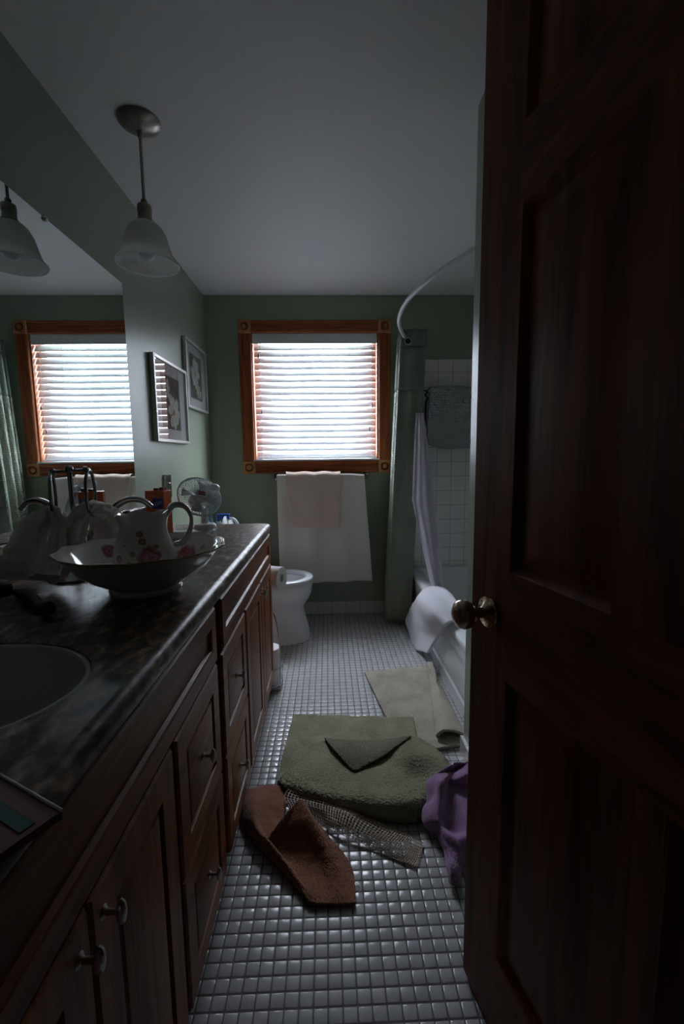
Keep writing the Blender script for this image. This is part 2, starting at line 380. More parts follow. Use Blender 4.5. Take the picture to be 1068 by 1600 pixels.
def ripple(G, amp, freq, seed=0, minz=None, up=False):
    for r in G:
        for p in r:
            q = Vector((p.x*freq+seed, p.y*freq, p.z*freq))
            if up: p.z += amp*noise.noise(q)
            else: p += Vector((noise.noise(q), noise.noise(q+Vector((9, 3, 1))), noise.noise(q+Vector((2, 7, 5)))))*amp
            if minz is not None and p.z < minz: p.z = minz+abs(p.z-minz)*.1
    return G

def fuzz(G, a=.0016, seed=3):
    rn = random.Random(seed)
    for r in G:
        for p in r: p.x += a*(rn.random()-.5); p.y += a*(rn.random()-.5); p.z += a*(rn.random()-.5)
# ------------------------------------------------------------------ room shell
FY = .09      # inner face of the front wall
def slab(name, mat, *b): return struct(MB().box(*b).build(name, mat, smooth=0))
slab('ceiling', M['ceiling'], XL-.1, XR+.1, -1.7, D+.2, CEIL, CEIL+.1)
slab('wall_left', M['wall'], XL-.1, XL, -1.7, D+.2, -.05, CEIL)
slab('wall_right', M['walltile_y'], XR, XR+.1, -1.7, D+.2, -.05, CEIL)
wb = MB()
wb.box(XL, WX0, D, D+.16, -.05, CEIL); wb.box(WX1, XR, D, D+.16, -.05, CEIL)
wb.box(WX0, WX1, D, D+.16, -.05, WZ0); wb.box(WX0, WX1, D, D+.16, WZ1, CEIL)
struct(wb.build('wall_back', M['wall'], smooth=0))
wf = MB(); wf.box(XL, -.40, -.03, FY, 0, CEIL); wf.box(.47, XR, -.03, FY, 0, CEIL); wf.box(-.40, .47, -.03, FY, 2.05, CEIL)
struct(wf.build('wall_front', M['wall'], smooth=0))
slab('wall_partition', M['wall'], .515, XR, FY, 1.607, 0, CEIL)
slab('wall_hall', M['hall'], XL, XR, -1.7, -1.6, -.05, CEIL)
# tiled tub surround on the back wall (tile stops at the same height as the hanging mat's line)
slab('wall_shower_tile', M['walltile'], .60, XR, D-.008, D, .36, 1.895)
slab('baseboard_back', M['basetile'], XL, .60, D-.010, D, 0, .094)
slab('baseboard_right', M['basetile_y'], .503, .515, FY, 1.612, 0, .112)
# mosaic floor: real little pillows of tile on a grout bed
TS = .0324
def floor_mesh():
    x0, x1, y0, y1 = XL, .66, -.25, D
    nx = int((x1-x0)/TS)+1; ny = int((y1-y0)/TS)+1
    ys0 = (y1 % TS)
    rings = [(.0013, -.0016), (.0022, -.0005), (.0042, 0.0)]
    vs = []; fs = []
    for i in range(nx):
        for j in range(ny):
            ax, ay = x0+i*TS, y1-(j+1)*TS; b = len(vs)
            tx, ty = random.uniform(-.0005, .0005), random.uniform(-.0005, .0005)
            for (ins, z) in rings:
                for (cx, cy) in ((ins, ins), (TS-ins, ins), (TS-ins, TS-ins), (ins, TS-ins)):
                    vs.append((ax+cx, ay+cy, z+(cx/TS-.5)*tx+(cy/TS-.5)*ty))
            for k in range(2):
                for q in range(4): fs.append((b+k*4+q, b+k*4+(q+1) % 4, b+k*4+4+(q+1) % 4, b+k*4+4+q))
            fs.append((b+8, b+9, b+10, b+11))
    return vs, fs
vs_, fs_ = floor_mesh()
fl = MB(); fl.add(vs_, fs_)
fl.cur = 1; fl.box(XL, XR, -1.7, D, -.05, -.0012)
struct(fl.build('floor', [M['mosaic'], M['groutbed']], smooth=75, recalc=False))

# ------------------------------------------------------------------ window
CX0, CX1, CZ0, CZ1 = -.618, .468, 1.086, 2.170
win = thing('window_1', None, None, ((WX0+WX1)/2, D, WZ0), kind='structure')
def casing(o, u, v, L, W):   # fluted board: u along, v across
    o, u, v = Vector(o), Vector(u), Vector(v); n = Vector((0, -1, 0)); prof = [(0, 0), (0, .013), (.004, .018)]
    k = 5; g = (W-.024)/k
    for i in range(k):
        a = .012+i*g; prof += [(a, .018), (a+g*.25, .0135), (a+g*.6, .0135), (a+g*.85, .018)]
    prof += [(W-.004, .018), (W, .013), (W, 0)]
    b = MB(); b.grid([[o+v*p+n*h for (p, h) in prof], [o+u*L+v*p+n*h for (p, h) in prof]]); return b
cw = .087
casing((CX0+cw, D, CZ1), (1, 0, 0), (0, 0, -1), CX1-CX0-2*cw, cw).build('casing', M['trimX'], win, smooth=25)
casing((CX0+cw, D, CZ0), (1, 0, 0), (0, 0, 1), CX1-CX0-2*cw, cw).build('casing', M['trimX'], win, smooth=25)
casing((CX0, D, CZ0+cw), (0, 0, 1), (1, 0, 0), CZ1-CZ0-2*cw, cw).build('casing', M['trimZ'], win, smooth=25)
casing((CX1, D, CZ0+cw), (0, 0, 1), (-1, 0, 0), CZ1-CZ0-2*cw, cw).build('casing', M['trimZ'], win, smooth=25)
for (x, z) in ((CX0, CZ0), (CX1-cw, CZ0), (CX0, CZ1-cw), (CX1-cw, CZ1-cw)):
    b = MB(); b.panel((x-.003, D, z-.003), (1, 0, 0), (0, 0, 1), (0, -1, 0), cw+.006, cw+.006, [(0, 0), (0, .02), (.004, .024), (.01, .024)])
    b.lathe([(.034, .022), (.034, .028), (.031, .030), (.028, .024), (.020, .024), (.018, .029), (.012, .029), (.008, .025), (.002, .025)], (x+cw/2, D, z+cw/2), (0, -1, 0), 32)
    b.build('corner_block', M['rosette'], win, smooth=35)
b = MB(); t_ = .018   # jamb liner
b.box(WX0, WX0+.006, D-.0, D+.12, WZ0, WZ1); b.box(WX1-.006, WX1, D, D+.12, WZ0, WZ1); b.box(WX0, WX1, D, D+.12, WZ1-.006, WZ1)
b.build('jamb', M['trimZ'], win, smooth=0)
b = MB(); b.box(WX0-.012, WX1+.012, D-.032, D+.12, WZ0-.008, WZ0+.006); b.build('sill', M['white_gloss'], win, smooth=0, bevel=.003)
b = MB()
for (x0, x1, z0, z1) in ((WX0, WX0+.035, WZ0, WZ1), (WX1-.035, WX1, WZ0, WZ1), (WX0, WX1, WZ0, WZ0+.04), (WX0, WX1, WZ1-.035, WZ1)): b.box(x0, x1, D+.10, D+.13, z0, z1)
b.build('sash', M['white_matte'], win, smooth=0)
MB().box(WX0+.01, WX1-.01, D+.113, D+.116, WZ0+.01, WZ1-.01).build('pane', M['glass'], win, smooth=0)

bl = thing('venetian_blind', 'white slatted venetian blind half open in the oak framed window', 'blind', ((WX0+WX1)/2, D+.03, WZ1))
b = MB(); b.box(WX0+.007, WX1-.007, D-.004, D+.006, 2.012, 2.082); b.box(WX0+.007, WX1-.007, D+.006, D+.06, 2.045, 2.080)
b.build('valance', M['white_matte'], bl, smooth=0, bevel=.002)
N = 18; pitch = .0452; TILT = math.radians(60); sw = .050
for i in range(N):
    zc = 1.995-i*pitch-.002; b = MB(); rows = []
    tl = TILT+random.uniform(-.02, .02)
    for x in (WX0+.012, WX1-.012):
        rows.append([Vector((x, D+.035+(k/6-.5)*sw*math.cos(tl), zc+(k/6-.5)*sw*math.sin(tl)+.0035*(1-((k-3)/3)**2))) for k in range(7)])
    b.grid(rows); b.build('slat', M['slat'], bl, smooth=60, solid=.0028)
b = MB(); b.box(WX0+.012, WX1-.012, D+.012, D+.055, WZ0+.008, WZ0+.024); b.build('bottom_rail', M['white_matte'], bl, smooth=0, bevel=.003)
b = MB()
for x in (-.475, -.25, -.02, .17, .33):
    for y in (D+.012, D+.058): b.tube([(x, y, 2.04), (x, y, WZ0+.02)], .0008, 5)
b.build('ladder_cords', M['white_matte'], bl, smooth=60)
for (px, py, zt) in ((403.5, 556, 0), (409, 644, 0), (581, 633, 0), (577, 670, 0)):
    p = aty(px, py, D-.008); b = MB()
    b.tube([(p.x, p.y, 2.012), (p.x, p.y, p.z+.01)], .0008, 5)
    b.cur = 1; b.lathe([(.002, .016), (.0045, .010), (.004, -.004), (.006, -.016), (.001, -.017)], tuple(p), (0, 0, 1), 10)
    b.build('cord_tassel', [M['white_matte'], M['dark_chrome']], bl)

# ------------------------------------------------------------------ entrance door (six panel, swung open)
DU = Vector((.1946, -.9809, 0)); DN = Vector((-.9809, -.1946, 0))   # along the door towards the hinge / visible face normal
DO = Vector((.2985, .895, .012))
dr = thing('door_1', None, None, tuple(DO), kind='structure')
DWD, DHT, DT = .79, 2.02, .035
cols_ = [(.124, .355), (.448, .674)]; rows_ = [(.18, .775), (.975, 1.60), (1.712, 1.895)]
b = MB()
def dbox(mb, a0, a1, z0, z1, n0=0, n1=-DT):
    P = []
    for z in (z0, z1):
        for a in (a0, a1):
            for n in (n0, n1): P.append(DO+DU*a+DN*n+Vector((0, 0, z)))
    mb.add(P, [(0, 1, 3, 2), (4, 6, 7, 5), (0, 4, 5, 1), (2, 3, 7, 6), (0, 2, 6, 4), (1, 5, 7, 3)])
for (a0, a1) in ((0, cols_[0][0]), (cols_[1][1], DWD)): dbox(b, a0, a1, 0, DHT)
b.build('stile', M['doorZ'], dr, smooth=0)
b = MB()
for (z0, z1) in ((0, rows_[0][0]), (rows_[0][1], rows_[1][0]), (rows_[1][1], rows_[2][0]), (rows_[2][1], DHT)): dbox(b, cols_[0][0], cols_[1][1], z0, z1)
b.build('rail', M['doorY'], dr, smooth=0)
b = MB()
for (z0, z1) in rows_: dbox(b, cols_[0][1], cols_[1][0], z0, z1)
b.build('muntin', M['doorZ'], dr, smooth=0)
for (a0, a1) in cols_:
    for (z0, z1) in rows_:
        b = MB(); b.panel(DO+DU*a0+Vector((0, 0, z0)), DU, (0, 0, 1), DN, a1-a0, z1-z0,
                          [(0, -DT+.002), (0, -.0003), (.004, .0), (.012, -.008), (.016, -.013), (.022, -.013), (.050, -.004), (.055, -.003)])
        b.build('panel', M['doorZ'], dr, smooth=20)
kp = DO+DU*.066+Vector((0, 0, .885))
kn = MB(); kn.lathe([(.030, 0), (.0315, .003), (.030, .007), (.022, .009), (.018, .012), (.011, .016), (.0095, .030), (.012, .040)], tuple(kp), tuple(DN), 40)
kno = kn.build('knob_rosette', M['brass'], dr); 
b = MB(); b.lathe([(.012, .034), (.021, .039), (.0275, .049), (.0285, .058), (.025, .067), (.016, .073), (.004, .0755)], tuple(kp), tuple(DN), 40)
kb = b.build('door_knob', M['knob_brown'], dr); kb['label'] = 'glossy brown round door knob'

# ------------------------------------------------------------------ vanity
XF = -.2815
def front(mb, y0, y1, z0, z1, fr=.055, th=.019, raised=False):
    # door or drawer front facing +x: framed, with a bead and recessed (or raised) field
    r = [(0, -th), (0, -.005), (.004, 0)] + ([(fr-.002, 0), (fr, -.010), (fr+.004, -.010), (fr+.013, -.002), (fr+.015, -.0015)] if raised else [(fr-.008, 0), (fr-.006, -.0015), (fr-.003, -.0015), (fr, -.009), (fr+.004, -.009)])
    mb.panel((XF, y0, z0), (0, 1, 0), (0, 0, 1), (1, 0, 0), y1-y0, z1-z0, r)
def cab_knob(parent, y, z):
    b = MB(); b.lathe([(.007, 0), (.0085, .002), (.004, .006), (.0035, .016), (.006, .020)], (XF-.002, y, z), (1, 0, 0), 16)
    def oval(r, h, th): return (r, h)
    # oval button, long axis upright
    n = 20; prof = [(.004, .018), (.0115, .0205), (.0125, .024), (.010, .028), (.003, .030)]; vs = []
    for (r, h) in prof:
        for k in range(n):
            th = 2*PI*k/n; vs.append((XF-.002+h, y+r*.62*math.cos(th), z+r*1.35*math.sin(th)))
    fs = [(i*n+k, i*n+(k+1) % n, (i+1)*n+(k+1) % n, (i+1)*n+k) for i in range(4) for k in range(n)] + [tuple(range(n)), tuple(4*n+k for k in range(n))]
    b.add(vs, fs); return b.build('knob', M['pewter'], parent)
XFR = XF-.0185
def vanity(name, label, y0, y1, panel, drawers, doors, knobs_y):
    v = thing(name, label, 'cabinet', (XL+.25, (y0+y1)/2, 0), 'vanity cabinets')
    b = MB(); b.box(XL+.002, XFR-.02, y0, y0+.016, .10, .846); b.box(XL+.002, XFR-.02, y1-.016, y1, .10, .846); b.box(XL+.002, XFR-.02, y0+.016, y1-.016, .10, .118)
    b.box(XL+.002, XFR-.075, y0+.01, y1-.01, .0, .10)
    # face frame
    b.box(XFR-.02, XFR, y0, y1, .10, .118); b.box(XFR-.02, XFR, y0, y1, .825, .846); b.box(XFR-.02, XFR, y0, y1, .695, .712)
    b.box(XFR-.02, XFR, y0, y0+.03, .118, .825); b.box(XFR-.02, XFR, y1-.012, y1, .118, .825)
    for yy in (drawers[0]-.012, drawers[1]-.014): b.box(XFR-.02, XFR, yy, yy+.03, .118, .695)
    b.build('body', M['oakZ'], v, smooth=0, bevel=.0015)
    b = MB(); front(b, panel[0], panel[1], .700, .838, .046); b.build('false_drawer_front', M['oakY'], v, smooth=20)
    for (z0, z1) in ((.408, .692), (.118, .400)):
        b = MB(); front(b, drawers[0], drawers[1], z0, z1, .052, raised=True); d = b.build('drawer', M['oakY'], v, smooth=20)
        cab_knob(d, (drawers[0]+drawers[1])/2, (z0+z1)/2+.003)
    for k, (a, c) in enumerate(doors):
        b = MB(); front(b, a, c, .118, .692, .058, raised=True); d = b.build('door', M['oakZ'], v, smooth=20)
        cab_knob(d, knobs_y[k], .652)
    return v
vanity('vanity_cabinet', 'far oak vanity cabinet with two drawers and two doors, ending beside the toilet', 1.100, 2.135, (1.135, 2.125), (1.118, 1.440), [(1.462, 1.792), (1.798, 2.125)], [1.770, 1.822])
vanity('vanity_cabinet', 'near oak vanity cabinet under the oval sink, its doors closest to the camera', .10, 1.097, (.145, 1.072), (.762, 1.068), [(.185, .461), (.466, .742)], [.437, .490])

# countertop
XC, YC1 = -.292, 2.142
ct = thing('countertop', 'long speckled brown laminate countertop with a rounded front edge', 'countertop', (XL+.3, 1.1, .846))
SC = (-.55, .60); SA, SB = .20, .16
b = MB(); zt = .886
b.add([(XL, .82, zt), (XC, .82, zt), (XC, YC1-.03, zt), (XL, YC1-.03, zt)], [(0, 1, 2, 3)])
b.add([(XL, YC1-.03, zt), (XC-.03, YC1-.03, zt), (XC-.03, YC1, zt), (XL, YC1, zt)], [(0, 1, 2, 3)])
arc = [(XC-.03+.03*math.sin(a), YC1-.03+.03*math.cos(a)) for a in [PI/2*k/8 for k in range(9)]]
b.add([(XC-.03, YC1-.03, zt)]+[(x, y, zt) for x, y in arc], [(0, k+2, k+1) for k in range(8)])
b.add([(XL, .10, zt), (XC, .10, zt), (XC, .38, zt), (XL, .38, zt)], [(0, 1, 2, 3)])
K = 64; inn = []; out = []
for k in range(K):
    th = 2*PI*k/K; c, s = math.cos(th), math.sin(th); inn.append((SC[0]+SA*c, SC[1]+SB*s, zt))
    tx = ((XC if c > 0 else XL)-SC[0])/c if abs(c) > 1e-6 else 1e9; ty = ((.82 if s > 0 else .38)-SC[1])/s if abs(s) > 1e-6 else 1e9
    q = min(tx, ty); out.append((SC[0]+q*c, SC[1]+q*s, zt))
b.add(inn+out, [(k, (k+1) % K, K+(k+1) % K, K+k) for k in range(K)])
for cx_, cy_ in ((XL, .38), (XC, .38), (XC, .82), (XL, .82)):   # little corner triangles
    near = sorted(out, key=lambda p: (p[0]-cx_)**2+(p[1]-cy_)**2)[:2]
    b.add([(cx_, cy_, zt), near[0], near[1]], [(0, 1, 2)])
b.add(inn+[(x, y, zt-.03) for x, y, z in inn], [(k, (k+1) % K, K+(k+1) % K, K+k) for k in range(K)])
path = [(XC, .10, 1, 0), (XC, .6, 1, 0), (XC, 1.4, 1, 0)] + [(x, y, math.sin(a), math.cos(a)) for (x, y), a in zip(arc[::-1], [PI/2*k/8 for k in range(8, -1, -1)])] + [(XL, YC1, 0, 1)]
prof = [(0, 0), (.006, -.0008), (.012, -.004), (.017, -.010), (.0195, -.018), (.0195, -.026), (.016, -.034), (.010, -.040), (-.03, -.040)]
b.grid([[(x+nx*d, y+ny*d, zt+h) for (d, h) in prof] for (x, y, nx, ny) in path])
b.build('countertop_surface', M['laminate'], ct, smooth=35)
MB().box(XL, XL+.02, .10, YC1+.012, .886, .984).build('backsplash', M['laminate'], ct, smooth=0, bevel=.004)

sk = thing('sink', 'white oval sink basin set into the counter near the camera', 'sink', (SC[0], SC[1], .74))
def ell(r, h, th): return (r, h)
rows = []
for (f, z) in ((1.0, .884), (1.0, .876), (.97, .860), (.93, .83), (.85, .79), (.70, .762), (.45, .75), (.12, .746)):
    rows.append([(SC[0]+SA*f*math.cos(2*PI*k/48), SC[1]+SB*f*math.sin(2*PI*k/48), z) for k in range(48)])
b = MB(); b.grid(rows, True); b.build('basin', M['basin'], sk, solid=.008, offset=-1)
MB().lathe([(.024, .744), (.024, .750), (.018, .752), (.012, .748)], (SC[0], SC[1], 0), (0, 0, 1), 24).build('drain', M['chrome'], sk)

# mirror
mi = thing('wall_mirror', 'large frameless mirror on the left wall above the vanity', 'mirror', (XL, 1.1, .986))
MB().box(XL+.001, XL+.006, .12, 2.012, .986, 1.937).build('glass', M['mirror'], mi, smooth=0)
for (y, z) in ((1.493, 1.937), (.6, 1.937)):
    MB().lathe([(.009, 0), (.009, .006), (.006, .010), (.002, .011)], (XL+.004, y, z-.002), (1, 0, 0), 16).build('clip', M['chrome'], mi)

# ------------------------------------------------------------------ pendant lamp
LX, LY = -.622, 1.69
lp = thing('pendant_lamp', 'brushed nickel pendant lamp with a frosted bell glass shade on the ceiling', 'lamp', (LX, LY, CEIL))
MB().lathe([(.069, 0), (.070, -.006), (.064, -.014), (.045, -.023), (.020, -.030), (.010, -.034)], (LX, LY, CEIL), (0, 0, 1), 48).build('canopy', M['nickel'], lp)
b = MB(); b.tube([(LX, LY, CEIL-.03), (LX, LY, 2.085)], .0052, 14); b.lathe([(.007, -.055), (.009, -.045), (.009, -.030), (.007, -.028)], (LX, LY, CEIL), (0, 0, 1), 16)
b.sphere((LX, LY, 2.088), .011, 14); b.build('stem', M['nickel'], lp)
MB().lathe([(.010, 2.080), (.022, 2.076), (.024, 2.070), (.024, 2.052), (.0225, 2.050), (.0235, 2.030), (.029, 2.024), (.029, 2.014), (.022, 2.012)], (LX, LY, 0), (0, 0, 1), 32).build('socket', M['nickel'], lp)
sp = [(.028, 2.018), (.040, 2.012), (.054, 1.998), (.066, 1.975), (.074, 1.948), (.081, 1.922), (.089, 1.902), (.100, 1.890), (.104, 1.884), (.103, 1.879)]
MB().lathe(sp, (LX, LY, 0), (0, 0, 1), 48, cap=False).build('shade', M['shade'], lp, solid=.004)
MB().lathe([(.012, 2.01), (.013, 1.98), (.024, 1.95), (.029, 1.925), (.025, 1.905), (.012, 1.894), (.002, 1.891)], (LX, LY, 0), (0, 0, 1), 24).build('bulb', M['white_gloss'], lp)

# ------------------------------------------------------------------ framed pictures
def picture(label, y0, y1, z0, z1, fl, seed):
    xw = XL+.002; dp = .024
    p = thing('framed_picture', label, 'picture', (XL, (y0+y1)/2, z0), 'framed flower prints')
    b = MB(); f = .016
    for (a, c, e, g) in ((y0, y0+f, z0, z1), (y1-f, y1, z0, z1), (y0+f, y1-f, z0, z0+f), (y0+f, y1-f, z1-f, z1)): b.box(xw, xw+dp, a, c, e, g)
    b.build('frame', M['frame_silver'], p, smooth=0, bevel=.002)
    MB().box(xw, xw+.010, y0+f, y1-f, z0+f, z1-f).build('mat_board', M['mat_board'], p, smooth=0)
    W, Hh = y1-y0, z1-z0; a0, a1, c0, c1 = y0+W*.22, y1-W*.22, z0+Hh*.17, z1-Hh*.17
    art = MB().box(xw+.010, xw+.0108, a0, a1, c0, c1).build('artwork', M['art_bg'], p, smooth=0)
    b = MB(); random.seed(seed)
    for (fy, fz, R, n) in fl:
        cy, cz = a0+(a1-a0)*fy, c0+(c1-c0)*fz; R *= (a1-a0)
        for k in range(n):
            th = 2*PI*k/n+random.uniform(-.2, .2); L = R*random.uniform(.8, 1.1); w = L*.27; pts = []
            for (s, ww) in ((.12, .15), (.45, .85), (.75, 1), (.93, .6), (1, 0), (.93, -.6), (.75, -1), (.45, -.85), (.12, -.15)):
                yy = cy+L*s*math.cos(th)-w*ww*math.sin(th); zz = cz+L*s*math.sin(th)+w*ww*math.cos(th)
                pts.append((xw+.0112+.0001*k, min(max(yy, a0), a1), min(max(zz, c0), c1)))
            b.add(pts, [tuple(range(len(pts)))])
    b.build('painted_flower', M['flower_white'], art, smooth=0)
    for (fy, fz, R, n) in fl:
        MB().lathe([(R*(a1-a0)*.16, .0126), (R*(a1-a0)*.16, .0130)], (xw, a0+(a1-a0)*fy, c0+(c1-c0)*fz), (1, 0, 0), 16).build('flower_centre', M['flower_centre'], art, smooth=0)
    b = MB()
    for k in range(9):
        cy, cz = random.uniform(a0+.02, a1-.02), random.uniform(c0+.01, c0+(c1-c0)*.45); L = (a1-a0)*.28; th = random.uniform(.6, 2.5)
        b.add([(xw+.0110, min(max(cy+L*s*math.cos(th)-L*q*math.sin(th), a0), a1), min(max(cz+L*s*math.sin(th)+L*q*math.cos(th), c0), c1)) for (s, q) in ((0, 0), (.5, .16), (1, 0), (.5, -.16))], [(0, 1, 2, 3)])
    b.build('painted_leaves', M['flower_green'], art, smooth=0)
    MB().box(xw+.0150, xw+.0165, y0+f, y1-f, z0+f, z1-f).build('glazing', M['picture_glass'], p, smooth=0)
picture('silver framed flower print nearer the mirror, hung lower, its glass reflecting the blind', 2.262, 2.775, 1.288, 1.716, [(.62, .34, .36, 8), (.25, .75, .2, 7)], 3)
picture('silver framed white flower print near the corner, hung higher', 2.795, 3.245, 1.512, 1.930, [(.42, .58, .40, 9), (.7, .2, .22, 7)], 5)

# metal wall plate
op = thing('wall_plate', 'small polished metal outlet plate on the wall left of the fan', 'outlet plate', (XL, 2.40, 1.055))
b = MB(); b.panel((XL, 2.362, .992), (0, 1, 0), (0, 0, 1), (1, 0, 0), .075, .128, [(0, 0), (0, .012), (.005, .018), (.012, .018)]); b.build('plate', M['chrome'], op, smooth=20)
b = MB(); b.lathe([(.011, .016), (.011, .024), (.004, .026)], (XL, 2.40, 1.065), (1, 0, 0), 18); b.lathe([(.004, .016), (.004, .020)], (XL, 2.40, 1.032), (1, 0, 0), 12); b.build('toggle', M['dark_chrome'], op)

# ------------------------------------------------------------------ towel bar and towels
tb = thing('towel_bar', 'dark metal towel bar on the back wall under the window', 'towel bar', (-.05, D, 1.058))
BY, BZ = D-.068, 1.058
MB().tube([(-.395, BY, BZ), (.288, BY, BZ)], .008, 14).build('bar', M['dark_chrome'], tb)
for x in (-.385, .278):
    MB().lathe([(.024, 0), (.024, .006), (.014, .012), (.010, .03), (.012, .058), (.014, .066), (.010, .078), (.002, .080)], (x, D, BZ), (0, -1, 0), 20).build('post', M['dark_chrome'], tb)
def hung(name, label, mat, x0, x1, xb0, xb1, zf, zb, rad, folds, seed, slope=0, grp=None, bulge=0):
    rows = []; nu = 90
    def shape(s, t):  # s across 0..1
        f = .007*math.sin(s*folds*2*PI+seed)+.006*math.sin(s*folds*5.1+seed*2+t*2)+.010*noise.noise(Vector((s*5, t*2.5, seed)))
        return f
    prof = []
    nb = 16; nf = 44
    for k in range(nb+1): prof.append(('b', k/nb))
    for k in range(1, 8): prof.append(('t', k/8))
    for k in range(nf+1): prof.append(('f', k/nf))
    for kind, q in prof:
        r = []
        for i in range(nu):
            s = i/(nu-1)
            if kind == 'b': z = zb+(BZ-zb)*q; y = BY+rad; x = x0+(x1-x0)*s; amp = (1-q)
            elif kind == 't': a = PI*q; z = BZ+rad*math.sin(a); y = BY+rad*math.cos(a); x = x0+(x1-x0)*s; amp = 0
            else:
                zz = zf+slope*(s-.5); z = BZ+(zz-BZ)*q; y = BY-rad-.010*q; amp = min(1, q*2)
                x = (x0+(xb0-x0)*q)*(1-s)+(x1+(xb1-x1)*q)*s
            y -= amp*(shape(s, q)+.006) if kind == 'f' else -amp*.3*shape(s, q)
            r.append(Vector((x, min(y, D-.014), z+.003*math.sin(s*17+seed)*(kind == 't'))))
        rows.append(r)
    b = MB(); b.grid(rows); return tag(b.build(name, mat, smooth=80, solid=.007), label, 'towel')
hung('bath_towel', 'large off-white bath towel hanging wide over the bar under the window', M['towel_white'], -.368, .268, -.362, .322, .275, .48, .016, 3.2, .6, .016)
hung('hand_towel', 'small cream hand towel folded over the large white towel on the bar', M['towel_cream'], -.300, .092, -.268, .078, .690, .80, .036, 1.6, 2.2, -.01)

# ------------------------------------------------------------------ toilet
TY = 2.895
to = thing('toilet', 'white toilet with raised lid beside the end of the vanity', 'toilet', (-.45, TY, 0))
def section(xf, xb, hw, z, e=2.4, n=48):
    cx, a = (xf+xb)/2, (xf-xb)/2; r = []
    for k in range(n):
        th = 2*PI*k/n; c, s = math.cos(th), math.sin(th)
        r.append((cx+a*math.copysign(abs(c)**(2/e), c), TY+hw*math.copysign(abs(s)**(2/e), s), z))
    return r
b = MB(); secs = [(-.128, -.72, .155, 0), (-.130, -.72, .153, .02), (-.142, -.72, .135, .08), (-.160, -.71, .118, .15), (-.172, -.70, .112, .205), (-.165, -.70, .125, .235), (-.135, -.69, .160, .275), (-.117, -.68, .185, .32), (-.112, -.67, .193, .365), (-.113, -.665, .193, .392), (-.120, -.66, .185, .398)]
b.grid([section(*s[:3], s[3], 2.2) for s in secs], True)
def ring_in(f, z, xf=-.155, xb=-.50, hw=.145): 
    cx, a = (xf+xb)/2, (xf-xb)/2; return [(cx+a*f*math.cos(2*PI*k/48), TY+hw*f*math.sin(2*PI*k/48), z) for k in range(48)]
b.grid([section(-.120, -.66, .185, .398, 2.2), ring_in(1, .396), ring_in(.97, .37), ring_in(.85, .30), ring_in(.6, .24), ring_in(.3, .21), ring_in(.05, .205)], True)
b.build('bowl', M['white_gloss'], to, smooth=60)
def egg(f, z, grow=0): return section(-.107+grow, -.565-grow, .192+grow, z, 2.15)
b = MB(); b.grid([egg(1, .402, -.004), egg(1, .406, 0), egg(1, .416, 0), egg(1, .4215, -.006), ring_in(1.05, .4225), ring_in(.98, .418), ring_in(.96, .402), egg(1, .402, -.004)], True)
b.build('seat', M['seat'], to, smooth=60)
b = MB()
lid = []
for zz in (0, 1):
    lid.append([(-.600-.07*s_[2]+zz*.012, TY+.185*s_[0], .43+.40*s_[1]+.0) for s_ in [(math.sin(2*PI*k/40), .5-.5*math.cos(2*PI*k/40), .5-.5*math.cos(2*PI*k/40)) for k in range(40)]])
b.grid(lid, True); b.add(lid[0], [tuple(range(40))]); b.add(lid[1], [tuple(range(40))]); b.build('lid', M['seat'], to, smooth=30)
b = MB(); b.box(-.853, -.66, TY-.20, TY+.20, .40, .678); b.box(-.857, -.65, TY-.21, TY+.21, .678, .705); b.build('tank', M['white_gloss'], to, smooth=30, bevel=.012)

# toilet roll on the vanity end
rl = thing('toilet_roll_holder', 'chrome holder arm on the end panel of the vanity', 'toilet roll holder', (-.32, 2.135, .52))
rc = aty(432, 903, 2.215)
b = MB(); b.lathe([(.020, 0), (.020, .005), (.008, .010)], (-.36, 2.1355, rc.z+.0115), (0, 1, 0), 20)
b.tube([(-.36, 2.14, rc.z+.0115), (rc.x-.018-.075*.93, 2.215+.075*.37, rc.z+.0115), (rc.x-.018+.058*.93, 2.215-.058*.37, rc.z+.0115), (rc.x-.018+.060*.93, 2.215-.060*.37, rc.z+.026)], .0045, 10); b.build('arm', M['chrome'], rl)
def roll(name, label, c, axis, R, L, cat='toilet roll', core=.02):
    b = MB(); b.lathe([(core, -L/2), (R-.002, -L/2), (R, -L/2+.003), (R, L/2-.003), (R-.002, L/2), (core, L/2), (core-.001, L/2-.004), (core-.001, -L/2+.004), (core, -L/2)], c, axis, 40, cap=False)
    return tag(b.build(name, M['paper'], smooth=40), label, cat)
roll('toilet_roll', 'white toilet roll hanging at the end of the vanity beside the toilet', (rc.x-.018, 2.215, rc.z), (.93, -.37, 0), .060, .098, core=.016)
# spare roll stand
sxy = atz(430, 1066, 0); SX, SY = sxy.x-.022, 2.235
st = thing('toilet_roll_stand', 'chrome wire stand for spare rolls on the floor between vanity and toilet', 'roll stand', (SX, SY, 0))
b = MB()
for z, r_ in ((.012, .062), (.030, .066), (.115, .066)): b.tube([(SX+r_*math.cos(2*PI*k/32), SY+r_*math.sin(2*PI*k/32), z) for k in range(32)], .0032, 8, closed=True)
for a in (0.3, 2.4, 4.5): 
    c, s = math.cos(a), math.sin(a); b.tube([(SX+.066*c, SY+.066*s, .115), (SX+.066*c, SY+.066*s, .012), (SX+.070*c, SY+.070*s, .002)], .0022, 8)
b.build('basket', M['chrome'], st)
b = MB(); pts = [(SX+.066*math.cos(-.5), SY+.066*math.sin(-.5), .012), (SX+.060, SY-.03, .22), (SX+.045, SY-.02, .36), (SX+.022, SY, .405), (SX, SY, .36), (SX-.01, SY+.01, .33), (SX-.045, SY+.02, .22), (SX-.066*math.cos(-.5), SY+.04, .012)]
b.tube([tuple(p) for p in catmull(pts, 40)], .0036, 8); b.build('loop_handle', M['chrome'], st)
